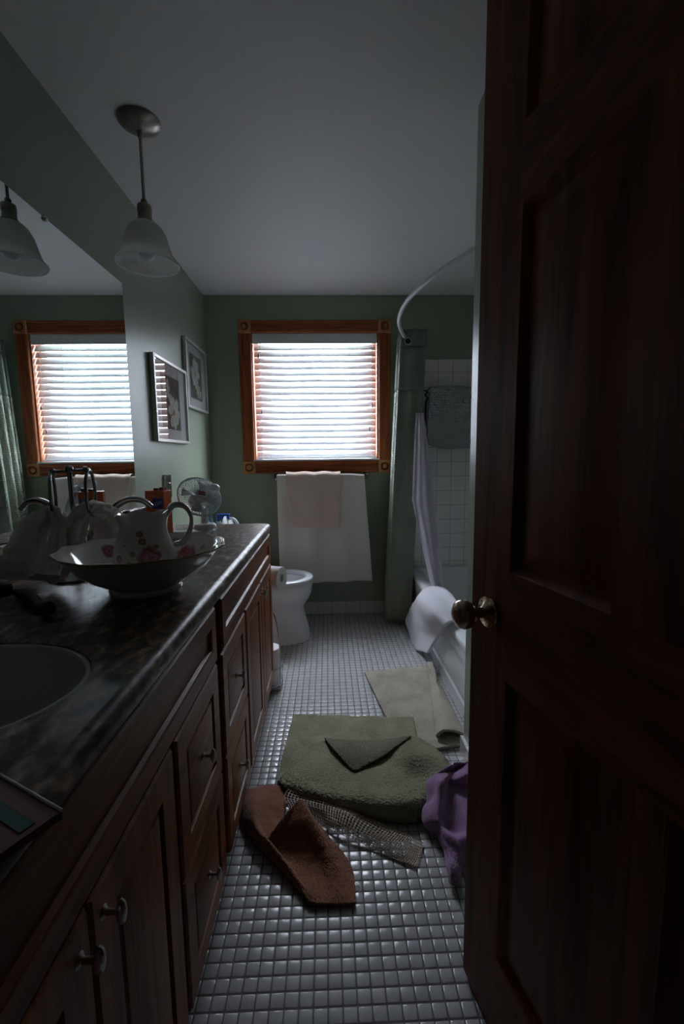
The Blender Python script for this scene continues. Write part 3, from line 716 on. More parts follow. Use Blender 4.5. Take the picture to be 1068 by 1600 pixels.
roll('toilet_roll', 'spare white toilet roll at the bottom of the wire stand', (SX, SY, .068), (0, 0, 1), .057, .10)
roll('toilet_roll', 'spare white toilet roll on top in the wire stand', (SX, SY, .170), (0, 0, 1), .057, .10)

# ------------------------------------------------------------------ tub
TX0, TX1, TY0, TY1, TZ = .600, 1.318, 1.609, 3.326, .365
tbx = thing('bathtub', 'white bathtub along the right side behind the partition wall', 'bathtub', (.95, 2.45, 0))
def rrect(x0, x1, y0, y1, z, r=.05, n=8):
    P = []
    for (cx, cy, a0) in ((x1-r, y1-r, 0), (x0+r, y1-r, PI/2), (x0+r, y0+r, PI), (x1-r, y0+r, 1.5*PI)):
        for k in range(n+1): a = a0+PI/2*k/n; P.append((cx+r*math.cos(a), cy+r*math.sin(a), z))
    return P
b = MB(); b.grid([rrect(TX0+.004, TX1, TY0, TY1, TZ-.035, .004), rrect(TX0-.004, TX1, TY0, TY1, TZ-.030, .006), rrect(TX0-.004, TX1, TY0, TY1, TZ-.008, .008), rrect(TX0+.004, TX1-.005, TY0+.005, TY1-.005, TZ, .01),
                  rrect(TX0+.075, TX1-.05, TY0+.08, TY1-.07, TZ, .09), rrect(TX0+.085, TX1-.06, TY0+.09, TY1-.08, TZ-.012, .09), rrect(TX0+.11, TX1-.09, TY0+.13, TY1-.16, .12, .10), rrect(TX0+.15, TX1-.13, TY0+.19, TY1-.22, .075, .10)], True)
n_ = len(rrect(0, 1, 0, 1, 0)); b.add(rrect(TX0+.15, TX1-.13, TY0+.19, TY1-.22, .075, .10), [tuple(range(n_))])
b.build('basin', M['tub_white'], tbx, smooth=50)
b = MB(); b.panel((TX0+.008, TY0, 0), (0, 1, 0), (0, 0, 1), (-1, 0, 0), TY1-TY0, TZ-.033, [(0, -.01), (0, 0), (.004, .002), (.060, .002), (.072, -.006), (.078, -.006), (.095, -.001), (.1, -.001)])
b.build('apron', M['tub_white'], tbx, smooth=25)

# curved curtain rod
rodp = [(.602, D-.008, 1.985), (.565, 3.168, 1.985), (.491, 2.961, 1.985), (.427, 2.692, 1.985), (.414, 2.419, 1.985), (.445, 2.198, 1.985), (.499, 1.995, 1.985), (.571, 1.811, 1.985), (.640, 1.610, 1.985)]
rd = thing('shower_rod', 'curved white shower curtain rod bowing out over the tub side', 'curtain rod', (.60, D, 1.985))
MB().tube([tuple(p) for p in catmull(rodp, 60)], .0115, 16).build('rod', M['rod'], rd)
for (p, ax) in (((.602, D-.006, 1.985), (0, -1, 0)), ((.640, 1.6075, 1.985), (0, 1, 0))):
    MB().lathe([(.032, 0), (.032, .005), (.020, .012), (.013, .03)], p, ax, 24).build('flange', M['rod'], rd)

# green curtain: gathered folds against the back wall
cu = thing('shower_curtain', 'sage green shower curtain gathered at the back wall end of the rod', 'shower curtain', (.55, 3.1, 0))
fold = [(.668, 3.03), (.640, 3.045), (.585, 3.035), (.535, 3.050), (.503, 3.045), (.500, 3.075), (.560, 3.100), (.500, 3.130), (.505, 3.155), (.575, 3.170), (.505, 3.200), (.510, 3.225), (.585, 3.240), (.515, 3.270), (.560, 3.295), (.61, 3.30)]
def curt(z):
    f = (2.03-z)/2.0; pts = []
    for k, (x, y) in enumerate(fold):
        spread = 1
        pts.append((.585+(x-.585)*spread-.095*f, 3.17+(y-3.17)*(1+.02*f)+.008*math.sin(k*1.7+f*3)*f, z))
    return [Vector(p) for p in catmull(pts, 110)]
def curt_piece(name, z0, z1, mat, nz):
    b = MB(); b.grid([curt(z0+(z1-z0)*k/nz) for k in range(nz+1)]); return b.build(name, mat, cu, smooth=80, solid=.0016)
curt_piece('top_hem', 2.03, 1.925, M['curtain_top'], 5)
curt_piece('sheer_band', 1.925, 1.640, M['curtain_sheer'], 10)
curt_piece('waffle_panel', 1.640, .035, M['curtain'], 50)
gp = aty(637, 533, 3.028)
MB().tube([(gp.x+.021*math.cos(2*PI*k/28), gp.y, gp.z+.021*math.sin(2*PI*k/28)) for k in range(28)], .0035, 8, closed=True).build('grommet', M['grout_back'], cu)
MB().lathe([(.018, 0), (.018, .001)], (gp.x, gp.y+.002, gp.z), (0, -1, 0), 24).build('grommet_opening', M['blacki'], cu)

# white liner, pinched high and falling into the tub
rows = []
for k in range(41):
    q = k/40; py = 645+q*(928-645)
    xl = 650-3*q + (-5)*math.sin(q*PI)*.8; xr = 661+ (q**.9)*33
    if q > .45: xl = 650-8+(q-.45)/.55*34
    Y = 3.0-.34*q
    A, B = aty(xl, py, Y), aty(xr, py, Y-.02)
    r = []
    for i in range(31):
        s = i/30; p = A.lerp(B, s); d = math.sin(s*PI*3.2+q*2.2)*.016*(.3+q); p = Vector((p.x, p.y+d, p.z)); r.append(p)
    rows.append(r)
b = MB(); b.grid(rows)
tag(b.build('curtain_liner', M['liner'], smooth=80, solid=.0015), 'white curtain liner pinched at the top and falling into the tub', 'curtain liner')

# grey mat hung in the shower
gr = surf([[aty(670, 605, 3.20), aty(700, 602, 3.21), aty(735, 604, 3.22), aty(775, 606, 3.22)],
           [aty(668, 650, 3.17), aty(700, 650, 3.19), aty(735, 652, 3.21), aty(775, 652, 3.21)],
           [aty(665, 694, 3.20), aty(695, 702, 3.20), aty(735, 700, 3.22), aty(775, 700, 3.22)]], 50, 30)
hm = thing('bath_mat', 'grey non-slip bath mat hanging up in the shower on a black hook cord', 'bath mat', tuple(aty(720, 603, 3.21)))
MB().grid(gr).build('mat', M['hanging_mat'], hm, smooth=80, solid=.008)
hk = aty(666, 615, 3.15)
b = MB(); b.tube([tuple(p) for p in catmull([hk+Vector((-.006, .06, .03)), hk+Vector((.006, 0, .012)), hk+Vector((-.010, 0, -.01)), hk+Vector((.010, 0, -.03)), hk+Vector((-.004, 0, -.06)), hk+Vector((-.006, 0, -.20)), hk+Vector((-.014, 0, -.36))], 40)], .006, 8)
b.tube([hk+Vector((.0, .03, .022)), Vector((gr[0][2].x, gr[0][2].y, gr[0][2].z-.004))], .003, 8)
b.tube([Vector((gr[0][2].x, gr[0][2].y, gr[0][2].z-.002)), Vector((gr[0][25].x, D-.004, gr[0][2].z+.004))], .003, 8)
b.build('hook', M['blacki'], hm)

# white towel draped over the tub rim
RZ = TZ+.008
ctrl = [
 [atx(649, 966+0, .585)+Vector((-.012, 0, -.0)), atx(652, 995, .585)+Vector((-.012, 0, 0)), atx(650, 1012, .582)+Vector((-.03, 0, .0)), atx(668, 1018, .582)+Vector((-.014, 0, 0))],
]
def P3(x, y, z): return Vector((x, y, z))
ctrl = [
 [atx(634, 968, .525), atx(640, 990, .530), atx(646, 1012, .535), atx(668, 1021, .555)],
 [atx(641, 951, .552), atx(650, 970, .552), atx(660, 988, .558), atx(683, 998, .572)],
 [atz(652, 933, .385), atz(663, 944, .402), atz(676, 958, .402), atz(696, 977, .382)],
 [atz(666, 919, .392), atz(681, 925, .412), atz(697, 938, .410), atz(716, 968, .386)],
 [P3(.705, 2.66, .385), P3(.70, 2.50, .402), P3(.70, 2.34, .400), P3(.70, 2.17, .380)],
 [P3(.742, 2.62, .310), P3(.745, 2.46, .320), P3(.745, 2.32, .320), P3(.755, 2.19, .300)],
 [P3(.748, 2.60, .250), P3(.75, 2.44, .250), P3(.75, 2.30, .250), P3(.76, 2.20, .24)]]
G = surf(ctrl, 50, 70); ripple(G, .006, 9, 3)
tag(MB().grid(G).build('bath_towel', M['towel_violet_white'], smooth=80, solid=.012), 'white towel draped over the rim of the bathtub', 'towel')

# ------------------------------------------------------------------ rugs and towels on the floor
def Z(px, py, z=.012): return atz(px, py, z)
def pilemesh(name, label, cat, mat, ctrl, nu, nv, amp=.0022, thick=.010, floor=.006, seed=1, group=None, parent=None):
    G = surf(ctrl, nu, nv); rnd = random.Random(seed)
    for r in G:
        for p in r:
            p.z += amp*(rnd.random()-.3)+.004*noise.noise(Vector((p.x*14, p.y*14, seed)))
            p.x += amp*(rnd.random()-.5); p.y += amp*(rnd.random()-.5)
            p.z = max(p.z, floor)
    b = MB().grid(G); o = b.build(name, mat, parent, smooth=180, solid=thick, offset=0)
    if label: tag(o, label, cat, group)
    return o
# beige mat by the tub
m2 = thing('bath_rug', 'beige bath rug by the tub with one long side curled up', 'rug', tuple(Z(620, 1100, 0)))
pilemesh('rug_pile', None, None, M['beige'], [[Z(569, 1050), Z(600, 1048), Z(632, 1044), Z(675, 1041)],
    [Z(583, 1080), Z(612, 1076), Z(640, 1074), Z(690, 1072)], [Z(603, 1120), Z(628, 1118), Z(655, 1116), Z(706, 1112)], [Z(640, 1176), Z(665, 1174), Z(690, 1170), Z(722, 1164)]], 130, 130, seed=2, parent=m2, thick=.009)
cr_ = []
for (x0_, y0_, yb) in ((.562, 2.395, 0), (.553, 2.25, 0), (.548, 2.10, 0), (.538, 1.93, 0), (.520, 1.760, 0)):
    pass
edge = [Z(667, 1040, .03), Z(671, 1060, .032), Z(675, 1090, .034), Z(679, 1120, .036), Z(683, 1149, .038)]
rows = []
for i, eP in enumerate(edge):
    xin = .575
    rows.append([eP+Vector((.004, 0, -.010)), eP, Vector((eP.x+.030, eP.y, .046+.003*i)), Vector((xin-.035, eP.y, .044)), Vector((xin-.01, eP.y, .022)), Vector((xin-.03, eP.y, .012))])
pilemesh('curled_edge', None, None, M['beige'], rows, 60, 120, seed=4, parent=m2, thick=.010)
# olive rugs
pilemesh('bath_rug', 'flat olive green bath rug lying under the folded olive rug', 'rug', M['olive'],
   [[Z(459, 1118, .012), Z(520, 1119, .014), Z(585, 1121, .016), Z(645, 1122, .022)],
    [Z(451, 1145, .012), Z(515, 1148, .014), Z(585, 1150, .018), Z(650, 1150, .024)],
    [Z(441, 1185, .012), Z(510, 1190, .014), Z(580, 1196, .014), Z(655, 1196, .022)],
    [Z(433, 1222, .012), Z(505, 1232, .014), Z(575, 1240, .014), Z(660, 1245, .014)]], 150, 130, seed=5)
m3 = thing('bath_rug', 'crumpled olive green bath rug on top with one corner folded back', 'rug', tuple(Z(580, 1220, 0)))
G = surf([[Z(440, 1214, .030), Z(475, 1184, .036), Z(510, 1157, .048), Z(575, 1160, .046), Z(640, 1152, .078), Z(682, 1172, .062), Z(712, 1206, .050)],
    [Z(438, 1220, .034), Z(478, 1204, .044), Z(535, 1195, .048), Z(590, 1192, .050), Z(645, 1182, .085), Z(690, 1196, .066), Z(708, 1212, .046)],
    [Z(440, 1226, .034), Z(482, 1222, .048), Z(540, 1226, .052), Z(600, 1226, .060), Z(645, 1216, .060), Z(680, 1226, .056), Z(695, 1222, .040)],
    [Z(445, 1230, .030), Z(490, 1242, .045), Z(545, 1252, .050), Z(600, 1258, .060), Z(645, 1252, .055), Z(675, 1246, .050), Z(684, 1238, .034)],
    [Z(446, 1234, .010), Z(492, 1252, .010), Z(548, 1268, .010), Z(600, 1281, .010), Z(645, 1285, .010), Z(668, 1270, .010), Z(678, 1250, .010)]], 180, 140)
rnd = random.Random(8)
for r in G:
    for p in r:
        p.z = max(.008, p.z+.0024*(rnd.random()-.3)+.006*noise.noise(Vector((p.x*11, p.y*11, 3)))); p.x += .002*(rnd.random()-.5); p.y += .002*(rnd.random()-.5)
MB().grid(G).build('rug_pile', M['olive'], m3, smooth=180, solid=.010)
tipz = .066
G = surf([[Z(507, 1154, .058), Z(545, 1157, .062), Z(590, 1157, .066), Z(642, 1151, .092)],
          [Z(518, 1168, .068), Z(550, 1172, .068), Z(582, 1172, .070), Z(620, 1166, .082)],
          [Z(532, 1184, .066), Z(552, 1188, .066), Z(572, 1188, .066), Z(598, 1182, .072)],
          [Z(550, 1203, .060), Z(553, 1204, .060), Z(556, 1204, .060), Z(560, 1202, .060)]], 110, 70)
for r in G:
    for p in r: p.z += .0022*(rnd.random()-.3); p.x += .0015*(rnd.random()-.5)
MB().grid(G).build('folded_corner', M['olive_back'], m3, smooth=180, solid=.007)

# rug gripper net
G = surf([[Z(452, 1232, .030), Z(500, 1244, .030), Z(545, 1266, .022), Z(600, 1290, .020), Z(640, 1305, .014), Z(662, 1318, .006)],
          [Z(444, 1244, .034), Z(495, 1258, .036), Z(540, 1274, .030), Z(590, 1302, .026), Z(630, 1318, .020), Z(658, 1330, .006)],
          [Z(450, 1258, .030), Z(498, 1274, .020), Z(535, 1288, .034), Z(582, 1312, .020), Z(622, 1330, .016), Z(655, 1344, .005)],
          [Z(452, 1272, .012), Z(500, 1290, .008), Z(530, 1302, .010), Z(575, 1322, .006), Z(612, 1340, .005), Z(650, 1356, .004)]], 52, 12)
ripple(G, .010, 12, 5, minz=.004, up=True)
tag(MB().grid(G).build('rug_gripper', M['net'], smooth=60, wire=.0034, recalc=False), 'tan open-mesh rug gripper net trailing from under the olive rug', 'rug pad')
G2 = [[p+Vector((.008, -.004, .012)) for p in r] for r in surf([[Z(500, 1250, .022), Z(545, 1270, .026), Z(600, 1298, .022), Z(655, 1325, .006)], [Z(480, 1268, .030), Z(540, 1284, .030), Z(590, 1312, .020), Z(652, 1340, .006)], [Z(495, 1284, .010), Z(535, 1298, .012), Z(578, 1318, .008), Z(648, 1352, .004)]], 56, 16)]

# brown towel
bt = thing('brown_towel', 'rumpled brown towel on the floor against the vanity', 'towel', tuple(Z(450, 1320, 0)))
G = surf([[Z(386, 1234, .014), Z(403, 1229, .030), Z(422, 1228, .030), Z(441, 1229, .020), Z(447, 1231, .012)],
          [Z(380, 1256, .020), Z(398, 1250, .050), Z(416, 1256, .032), Z(438, 1256, .020), Z(446, 1258, .012)],
          [Z(378, 1280, .010), Z(396, 1275, .052), Z(410, 1288, .028), Z(432, 1285, .014), Z(442, 1284, .010)],
          [Z(388, 1302, .008), Z(404, 1298, .050), Z(418, 1311, .022), Z(436, 1310, .012), Z(450, 1308, .010)],
          [Z(410, 1328, .008), Z(424, 1322, .044), Z(436, 1334, .018), Z(450, 1336, .010), Z(464, 1334, .009)],
          [Z(440, 1360, .008), Z(452, 1355, .034), Z(462, 1366, .012), Z(474, 1368, .009), Z(486, 1366, .009)],
          [Z(476, 1402, .008), Z(484, 1402, .014), Z(490, 1405, .010), Z(496, 1407, .008), Z(504, 1406, .008)]], 90, 140)
ripple(G, .003, 16, 1, minz=.006); ripple(G, .0016, 45, 2, minz=.006, up=True); fuzz(G)
MB().grid(G).build('lower_layer', M['brown_terry'], bt, smooth=180, solid=.006)
G = surf([[Z(438, 1283, .072), Z(452, 1265, .090), Z(467, 1250, .100), Z(476, 1256, .090), Z(482, 1268, .070)],
          [Z(422, 1305, .054), Z(444, 1294, .060), Z(468, 1284, .074), Z(486, 1280, .078), Z(497, 1288, .058)],
          [Z(420, 1320, .034), Z(446, 1320, .030), Z(474, 1314, .040), Z(498, 1308, .056), Z(514, 1308, .044)],
          [Z(440, 1346, .022), Z(462, 1348, .016), Z(490, 1342, .022), Z(516, 1338, .036), Z(538, 1336, .022)],
          [Z(461, 1377, .020), Z(482, 1378, .012), Z(506, 1376, .012), Z(530, 1372, .022), Z(553, 1368, .010)],
          [Z(482, 1409, .012), Z(498, 1412, .012), Z(518, 1413, .010), Z(536, 1414, .010), Z(555, 1413, .008)]], 110, 130)
ripple(G, .003, 16, 4, minz=.010); ripple(G, .0016, 45, 3, minz=.006, up=True); fuzz(G)
MB().grid(G).build('folded_layer', M['brown_terry'], bt, smooth=180, solid=.006)

# purple towel
pt = surf([[Z(708, 1192, .10), Z(722, 1192, .10), Z(736, 1196, .09), Z(746, 1205, .05)],
           [Z(692, 1206, .10), Z(706, 1206, .06), Z(722, 1212, .10), Z(744, 1225, .05)],
           [Z(670, 1222, .07), Z(694, 1216, .11), Z(704, 1228, .06), Z(742, 1245, .06)],
           [Z(664, 1252, .05), Z(684, 1246, .09), Z(700, 1252, .05), Z(740, 1275, .05)],
           [Z(662, 1286, .02), Z(682, 1284, .06), Z(702, 1290, .03), Z(737, 1300, .04)],
           [Z(672, 1304, .008), Z(690, 1308, .03), Z(708, 1312, .05), Z(734, 1318, .03)],
           [Z(694, 1330, .012), Z(702, 1332, .03), Z(714, 1340, .03), Z(728, 1344, .012)],
           [Z(697, 1360, .010), Z(704, 1362, .03), Z(712, 1364, .022), Z(722, 1366, .008)],
           [Z(701, 1380, .008), Z(706, 1384, .014), Z(711, 1386, .010), Z(716, 1382, .008)]], 90, 130)
ripple(pt, .012, 17, 6, minz=.006)
for r in pt:
    for p in r:
        p.z += .022*abs(noise.noise(Vector((p.x*16+p.y*5, p.y*6, 2)))); p.x = min(p.x, .495)
fuzz(pt)
tag(MB().grid(pt).build('purple_towel', M['purple_terry'], smooth=180, solid=.006), 'crumpled purple towel on the floor beside the open door', 'towel')
# thread on floor
tag(MB().tube([tuple(p) for p in catmull([Z(556, 1380, .003), Z(562, 1384, .004), Z(563, 1390, .003), Z(560, 1396, .004)], 16)], .0009, 5).build('white_thread', M['paper']), 'short white thread on the floor tiles by the brown towel', 'thread')

# ------------------------------------------------------------------ things on the counter
CT = .8865
# wash basin and jug
BC = Vector((-.446, 1.075, CT)); bR = .197
PK, DKR, LG = (.30, .055, .08), (.24, .08, .06), (.22, .22, .11)
def scal(r, h, th):
    k = max(0, (h-.065)/.035); k = min(1, k); return (.925*r*(1+.014*k*math.cos(th*12)), h+.0018*k*math.cos(th*12))
flow = [((.120, .060, .065), .030, PK), ((.060, .120, .055), .036, PK), ((.100, .105, .085), .016, DKR), ((.145, .03, .08), .012, LG), ((-.04, .15, .07), .028, PK), ((.165, .06, .10), .014, DKR), ((.02, .16, .085), .016, LG), ((-.13, .09, .075), .022, PK)]
M['bowl_china'] = flowered('flowered_china_bowl', (.60, .56, .52), flow)
wbn = thing('wash_basin', 'large white china wash basin with pink roses on the counter', 'basin', tuple(BC))
outer = [(.088, 0), (.090, .006), (.084, .012), (.105, .022), (.138, .040), (.162, .060), (.178, .080), (.190, .093), (.198, .098), (.203, .102)]
inner = [(.201, .105), (.192, .102), (.180, .092), (.166, .074), (.145, .052), (.115, .034), (.07, .024), (.01, .021)]
MB().lathe(outer+inner, tuple(BC), (0, 0, 1), 100, mod=scal).build('bowl', M['bowl_china'], wbn, smooth=60)
b = MB(); b.lathe([(.2, .1), (.2, .1001)], (0, 0, 0), n=4) if 0 else None
b.tube([(BC.x+.1882*(1+.014*math.cos(th*12))*math.cos(th), BC.y+.1882*(1+.014*math.cos(th*12))*math.sin(th), BC.z+.1035+.0018*math.cos(th*12)) for th in [2*PI*k/100 for k in range(100)]], .0022, 6, closed=True)
b.build('gilt_rim', plain('worn_gilt', (.30, .21, .12), .3, .3), wbn)
JC = Vector((-.458, 1.105, CT+.025))
jflow = [((.038, -.062, .056), .032, PK), ((-.035, -.065, .055), .012, PK), ((.02, -.055, .095), .010, DKR), ((.046, -.046, .080), .008, LG), ((-.008, -.072, .042), .010, LG), ((-.020, -.056, .085), .007, DKR), ((.012, -.052, .113), .009, DKR), ((.0, -.07, .068), .008, LG)]
M['jug_china'] = flowered('flowered_china_jug', (.58, .54, .50), jflow)
jg = thing('china_jug', 'white china jug with pink roses and a scalloped rim standing in the wash basin', 'jug', tuple(JC))
def jmod(r, h, th):
    k = min(1, max(0, (h-.10)/.06)); sp_ = math.exp(-((abs((th-PI+PI) % (2*PI)-PI)-PI)/.45)**2)
    # spout towards -x
    return (r*(1+.18*k*sp_+.02*k*math.cos(6*th)), h+k*(.014*sp_+.004*math.cos(6*th)))
jo = [(.042, 0), (.046, .004), (.044, .008), (.060, .018), (.070, .038), (.072, .056), (.068, .078), (.060, .098), (.054, .116), (.053, .130), (.057, .146), (.062, .156)]
jin = [(.0595, .155), (.054, .146), (.050, .132), (.051, .118), (.057, .098), (.065, .078), (.066, .050), (.04, .02), (.005, .016)]
MB().lathe(jo+jin, tuple(JC), (0, 0, 1), 72, mod=jmod).build('body', M['jug_china'], jg, smooth=60)
hp = catmull([JC+Vector((.056, 0, .150)), JC+Vector((.080, -.006, .176)), JC+Vector((.108, -.008, .172)), JC+Vector((.122, -.008, .145)), JC+Vector((.116, -.008, .112)), JC+Vector((.098, -.006, .085)), JC+Vector((.076, 0, .078))], 30)
MB().tube([tuple(p) for p in hp], [.0062+.0016*math.sin(k/29*PI*3) for k in range(30)], 12).build('handle', M['jug_china'], jg)

# chrome towel ring stand with two hand towels
SXp, SYp = -.678, 1.20
ts = thing('towel_ring_stand', 'chrome counter stand with two towel rings behind the wash basin', 'towel stand', (SXp, SYp, CT))
MB().lathe([(.070, 0), (.070, .005), (.060, .010), (.025, .016), (.008, .024)], (SXp, SYp, CT), (0, 0, 1), 40).build('base', M['dark_chrome'], ts)
b = MB(); b.tube([(SXp, SYp, CT+.015), (SXp, SYp, 1.172)], .0062, 14); b.sphere((SXp, SYp, 1.176), .0105, 14); b.build('pole', M['dark_chrome'], ts)
b = MB(); b.tube([(SXp-.042, SYp, 1.170), (SXp+.039, SYp, 1.174)], .004, 10); b.sphere((SXp-.044, SYp, 1.170), .009, 12); b.sphere((SXp+.041, SYp, 1.174), .009, 12); b.build('crossbar', M['dark_chrome'], ts)
def ringo(c, dirx, diry, R): 
    return [(c.x+R*.62*dirx*math.sin(a), c.y+R*.62*diry*math.sin(a), c.z+R*math.cos(a)) for a in [2*PI*k/40 for k in range(40)]]
rc1 = Vector((SXp-.048, SYp, 1.170-.062)); rc2 = Vector((SXp+.050, SYp, 1.174-.060))
MB().tube(ringo(rc1, .30, -.80, .062), .0042, 10, closed=True).build('ring', M['dark_chrome'], ts)
MB().tube(ringo(rc2, -.12, .85, .060), .0042, 10, closed=True).build('ring', M['dark_chrome'], ts)
def bundle(name, label, path, widths, thick, mat, wdir, seed, nfold=3.0):
    # gathered cloth following a path: closed lobed cross-section
    P = catmull(path, 70); Wd = [float(x[0]) for x in catmull([(w_,) for w_ in widths], 70)]; Th = [float(x[0]) for x in catmull([(w_,) for w_ in thick], 70)]
    rows = []; wd = Vector(wdir).normalized()
    for i in range(70):
        d = Vector(P[min(i+1, 69)]-P[max(i-1, 0)]).normalized(); u = (wd-d*wd.dot(d)).normalized(); w = d.cross(u); r = []
        for k in range(48):
            th = 2*PI*k/48; lob = 1+.16*math.sin(th*nfold*2+seed+i*.03)+.08*math.sin(th*5+seed*3)
            p = Vector(P[i])+u*(Wd[i]*math.cos(th)*lob)+w*(Th[i]*math.sin(th)*lob)
            p += Vector((1, 1, 1))*.0035*noise.noise(p*40)
            rows_p = p+ w*.0013*math.sin(i*1.3)+u*.0013*math.sin(i*1.3); r.append(rows_p)
        rows.append(r)
    b = MB(); b.grid(rows, True); b.add(rows[0], [tuple(range(47, -1, -1))]); b.add(rows[-1], [tuple(range(48))])
    o = b.build(name, mat, smooth=70); return tag(o, label, 'towel')
V = Vector
q1 = rc1+V((0, -.006, -.060))
bundle('hand_towel', 'off-white hand towel threaded through the left ring of the chrome stand',
  [aty(30, 905, 1.11), aty(38, 868, 1.13), aty(56, 822, 1.17), q1+V((-.004, .0, .016)), aty(94, 820, 1.17), aty(90, 866, 1.12), aty(72, 905, 1.07)],
  [.040, .042, .034, .016, .020, .030, .038], [.022, .024, .022, .018, .018, .020, .020], M['towel_grey'], (1, .15, 0), 1.0)
q2 = rc2+V((0, -.004, -.058))
bundle('hand_towel', 'off-white hand towel threaded through the right ring, trailing over the basin rim',
  [aty(104, 872, 1.13), aty(112, 845, 1.16), aty(124, 812, 1.19), q2+V((-.004, .0, .016)), aty(160, 800, 1.24), aty(172, 818, 1.27), aty(176, 838, 1.29)],
  [.026, .030, .026, .018, .030, .040, .042], [.020, .022, .020, .018, .020, .024, .020], M['towel_grey'], (1, .3, .2), 2.3)

# faucet set behind the basin
fc = thing('faucet', 'chrome widespread faucet behind the wash basin by the mirror', 'faucet', (-.77, 1.58, CT))
b = MB(); b.lathe([(.026, 0), (.026, .006), (.018, .012), (.014, .05)], (-.775, 1.575, CT), (0, 0, 1), 24)
b.tube([tuple(p) for p in catmull([V((-.775, 1.575, .93)), V((-.770, 1.577, .985)), V((-.745, 1.580, 1.035)), V((-.700, 1.585, 1.060)), V((-.655, 1.590, 1.056)), V((-.625, 1.594, 1.032))], 30)], [.0135-.004*k/29 for k in range(30)], 14)
b.build('spout', M['chrome'], fc)
for y in (1.435, 1.700):
    b = MB(); b.lathe([(.026, 0), (.026, .006), (.015, .014), (.011, .035), (.010, .075), (.014, .085), (.021, .100), (.024, .112), (.010, .118)], (-.785, y, CT), (0, 0, 1), 24)
    b.tube([(-.785, y, CT+.112), (-.752, y, CT+.118)], [.005, .007], 10); b.build('handle', M['chrome'], fc)

# orange box
bx = aty(245, 790, 1.88)
ob = thing('orange_box', 'orange cardboard box with a blue and white label beside the faucet', 'box', (bx.x, 1.90, CT))
ca, sa = math.cos(-.30), math.sin(-.30)
def rot(c, x, y, z): return (c[0]+x*ca-y*sa, c[1]+x*sa+y*ca, c[2]+z)
def rbox(mb, c, x0, x1, y0, y1, z0, z1):
    mb.add([rot(c, x, y, z) for z in (z0, z1) for y in (y0, y1) for x in (x0, x1)], [(0, 2, 3, 1), (4, 5, 7, 6), (0, 1, 5, 4), (2, 6, 7, 3), (0, 4, 6, 2), (1, 3, 7, 5)])
oc = (bx.x, 1.90, CT); bh = bx.z+.062-CT
b = MB(); rbox(b, oc, -.046, .046, -.025, .025, 0, bh); b.build('carton', M['orange'], ob, smooth=0, bevel=.0015)
b = MB(); rbox(b, oc, -.010, .040, -.0262, -.0252, bh-.075, bh-.030); b.build('label', M['label_blue'], ob, smooth=0)
b = MB()
for (x, dz) in ((-.004, 0), (.006, .004), (.016, .008), (.026, .012)):
    b.tube([rot(oc, x, -.0268, bh-.068+dz), rot(oc, x+.006, -.0268, bh-.048+dz), rot(oc, x+.010, -.0268, bh-.066+dz)], .0012, 6)
b.build('lettering', M['label_white'], ob)
b = MB(); rbox(b, oc, -.012, .010, -.012, .012, bh, bh+.010); rbox(b, oc, .018, .036, -.014, .01, bh, bh+.014); b.build('torn_flap', M['red_card'], ob, smooth=0)

# desk fan
fp = aty(322, 818, 2.03); FX, FYY = -.573, 2.055
fh = aty(313, 776, 2.03)
fn = thing('desk_fan', 'small white desk fan with a tilted wire grille at the end of the counter', 'fan', (FX, FYY, CT))
b = MB(); b.lathe([(.050, 0), (.050, .008), (.044, .016), (.020, .020), (.0165, .026), (.0150, .06), (.0165, .085)], (FX+.005, FYY, CT), (0, 0, 1), 32); b.build('base', M['plastic_white'], fn)
na = V((.52, -.66, .54)).normalized(); hc = V((FX-.012, FYY-.005, fh.z))
e1 = na.orthogonal().normalized(); e2 = na.cross(e1)
R = .098
b = MB(); 
def circ(r, h, n=48): return [hc+e1*(r*math.cos(2*PI*k/n))+e2*(r*math.sin(2*PI*k/n))+na*h for k in range(n)]
b.tube(circ(R, 0), .0038, 8, closed=True); b.tube(circ(R*.98, -.008), .003, 8, closed=True)
for rr, h in ((.075, .016), (.045, .023)): b.tube(circ(rr, h), .0011, 6, closed=True)
for k in range(56):
    a = 2*PI*k/56; d1 = e1*math.cos(a)+e2*math.sin(a); d2 = e1*math.cos(a+.35)+e2*math.sin(a+.35)
    b.tube([hc+d1*R, hc+(d1*.7+d2*.3).normalized()*.075+na*.016, hc+(d1*.4+d2*.6).normalized()*.045+na*.023, hc+d2*.022+na*.025], .0011, 5)
b.build('front_grille', M['plastic_white'], fn)
b = MB()
for k in range(36):
    a = 2*PI*k/36; d1 = e1*math.cos(a)+e2*math.sin(a); b.tube([hc+d1*R-na*.008, hc+d1*.085-na*.035, hc+d1*.03-na*.045], .0009, 5)
b.build('rear_grille', M['plastic_white'], fn)
b = MB(); b.lathe([(.022, .022), (.024, .026), (.021, .029), (.003, .030)], tuple(hc), tuple(na), 28); hub = b.build('badge', M['plastic_white'], fn)
b = MB(); U = V((1, .2, 0)); U = (U-na*U.dot(na)).normalized(); Wv = na.cross(U)
for s0 in (-.010, .001):
    b.add([hc+na*.0305+U*x+Wv*y for (x, y) in ((-.016, s0), (.016, s0), (.016, s0+.008), (-.016, s0+.008))]+[hc+na*.031+U*x+Wv*y for (x, y) in ((-.016, s0), (.016, s0), (.016, s0+.008), (-.016, s0+.008))], [(0, 1, 2, 3), (4, 5, 6, 7), (0, 1, 5, 4), (2, 3, 7, 6)])
b.build('red_mark', M['fan_red'], hub)
b = MB()
for k in range(4):
    a0 = k*PI/2; rows = []
    for i in range(7):
        rr = .016+.066*i/6; rows.append([hc+(e1*math.cos(a0+t)+e2*math.sin(a0+t))*rr+na*(-.012+.016*(t/.9)) for t in [(.25+.65*j/6)*(.7+.3*i/6) for j in range(7)]])
    b.grid(rows)
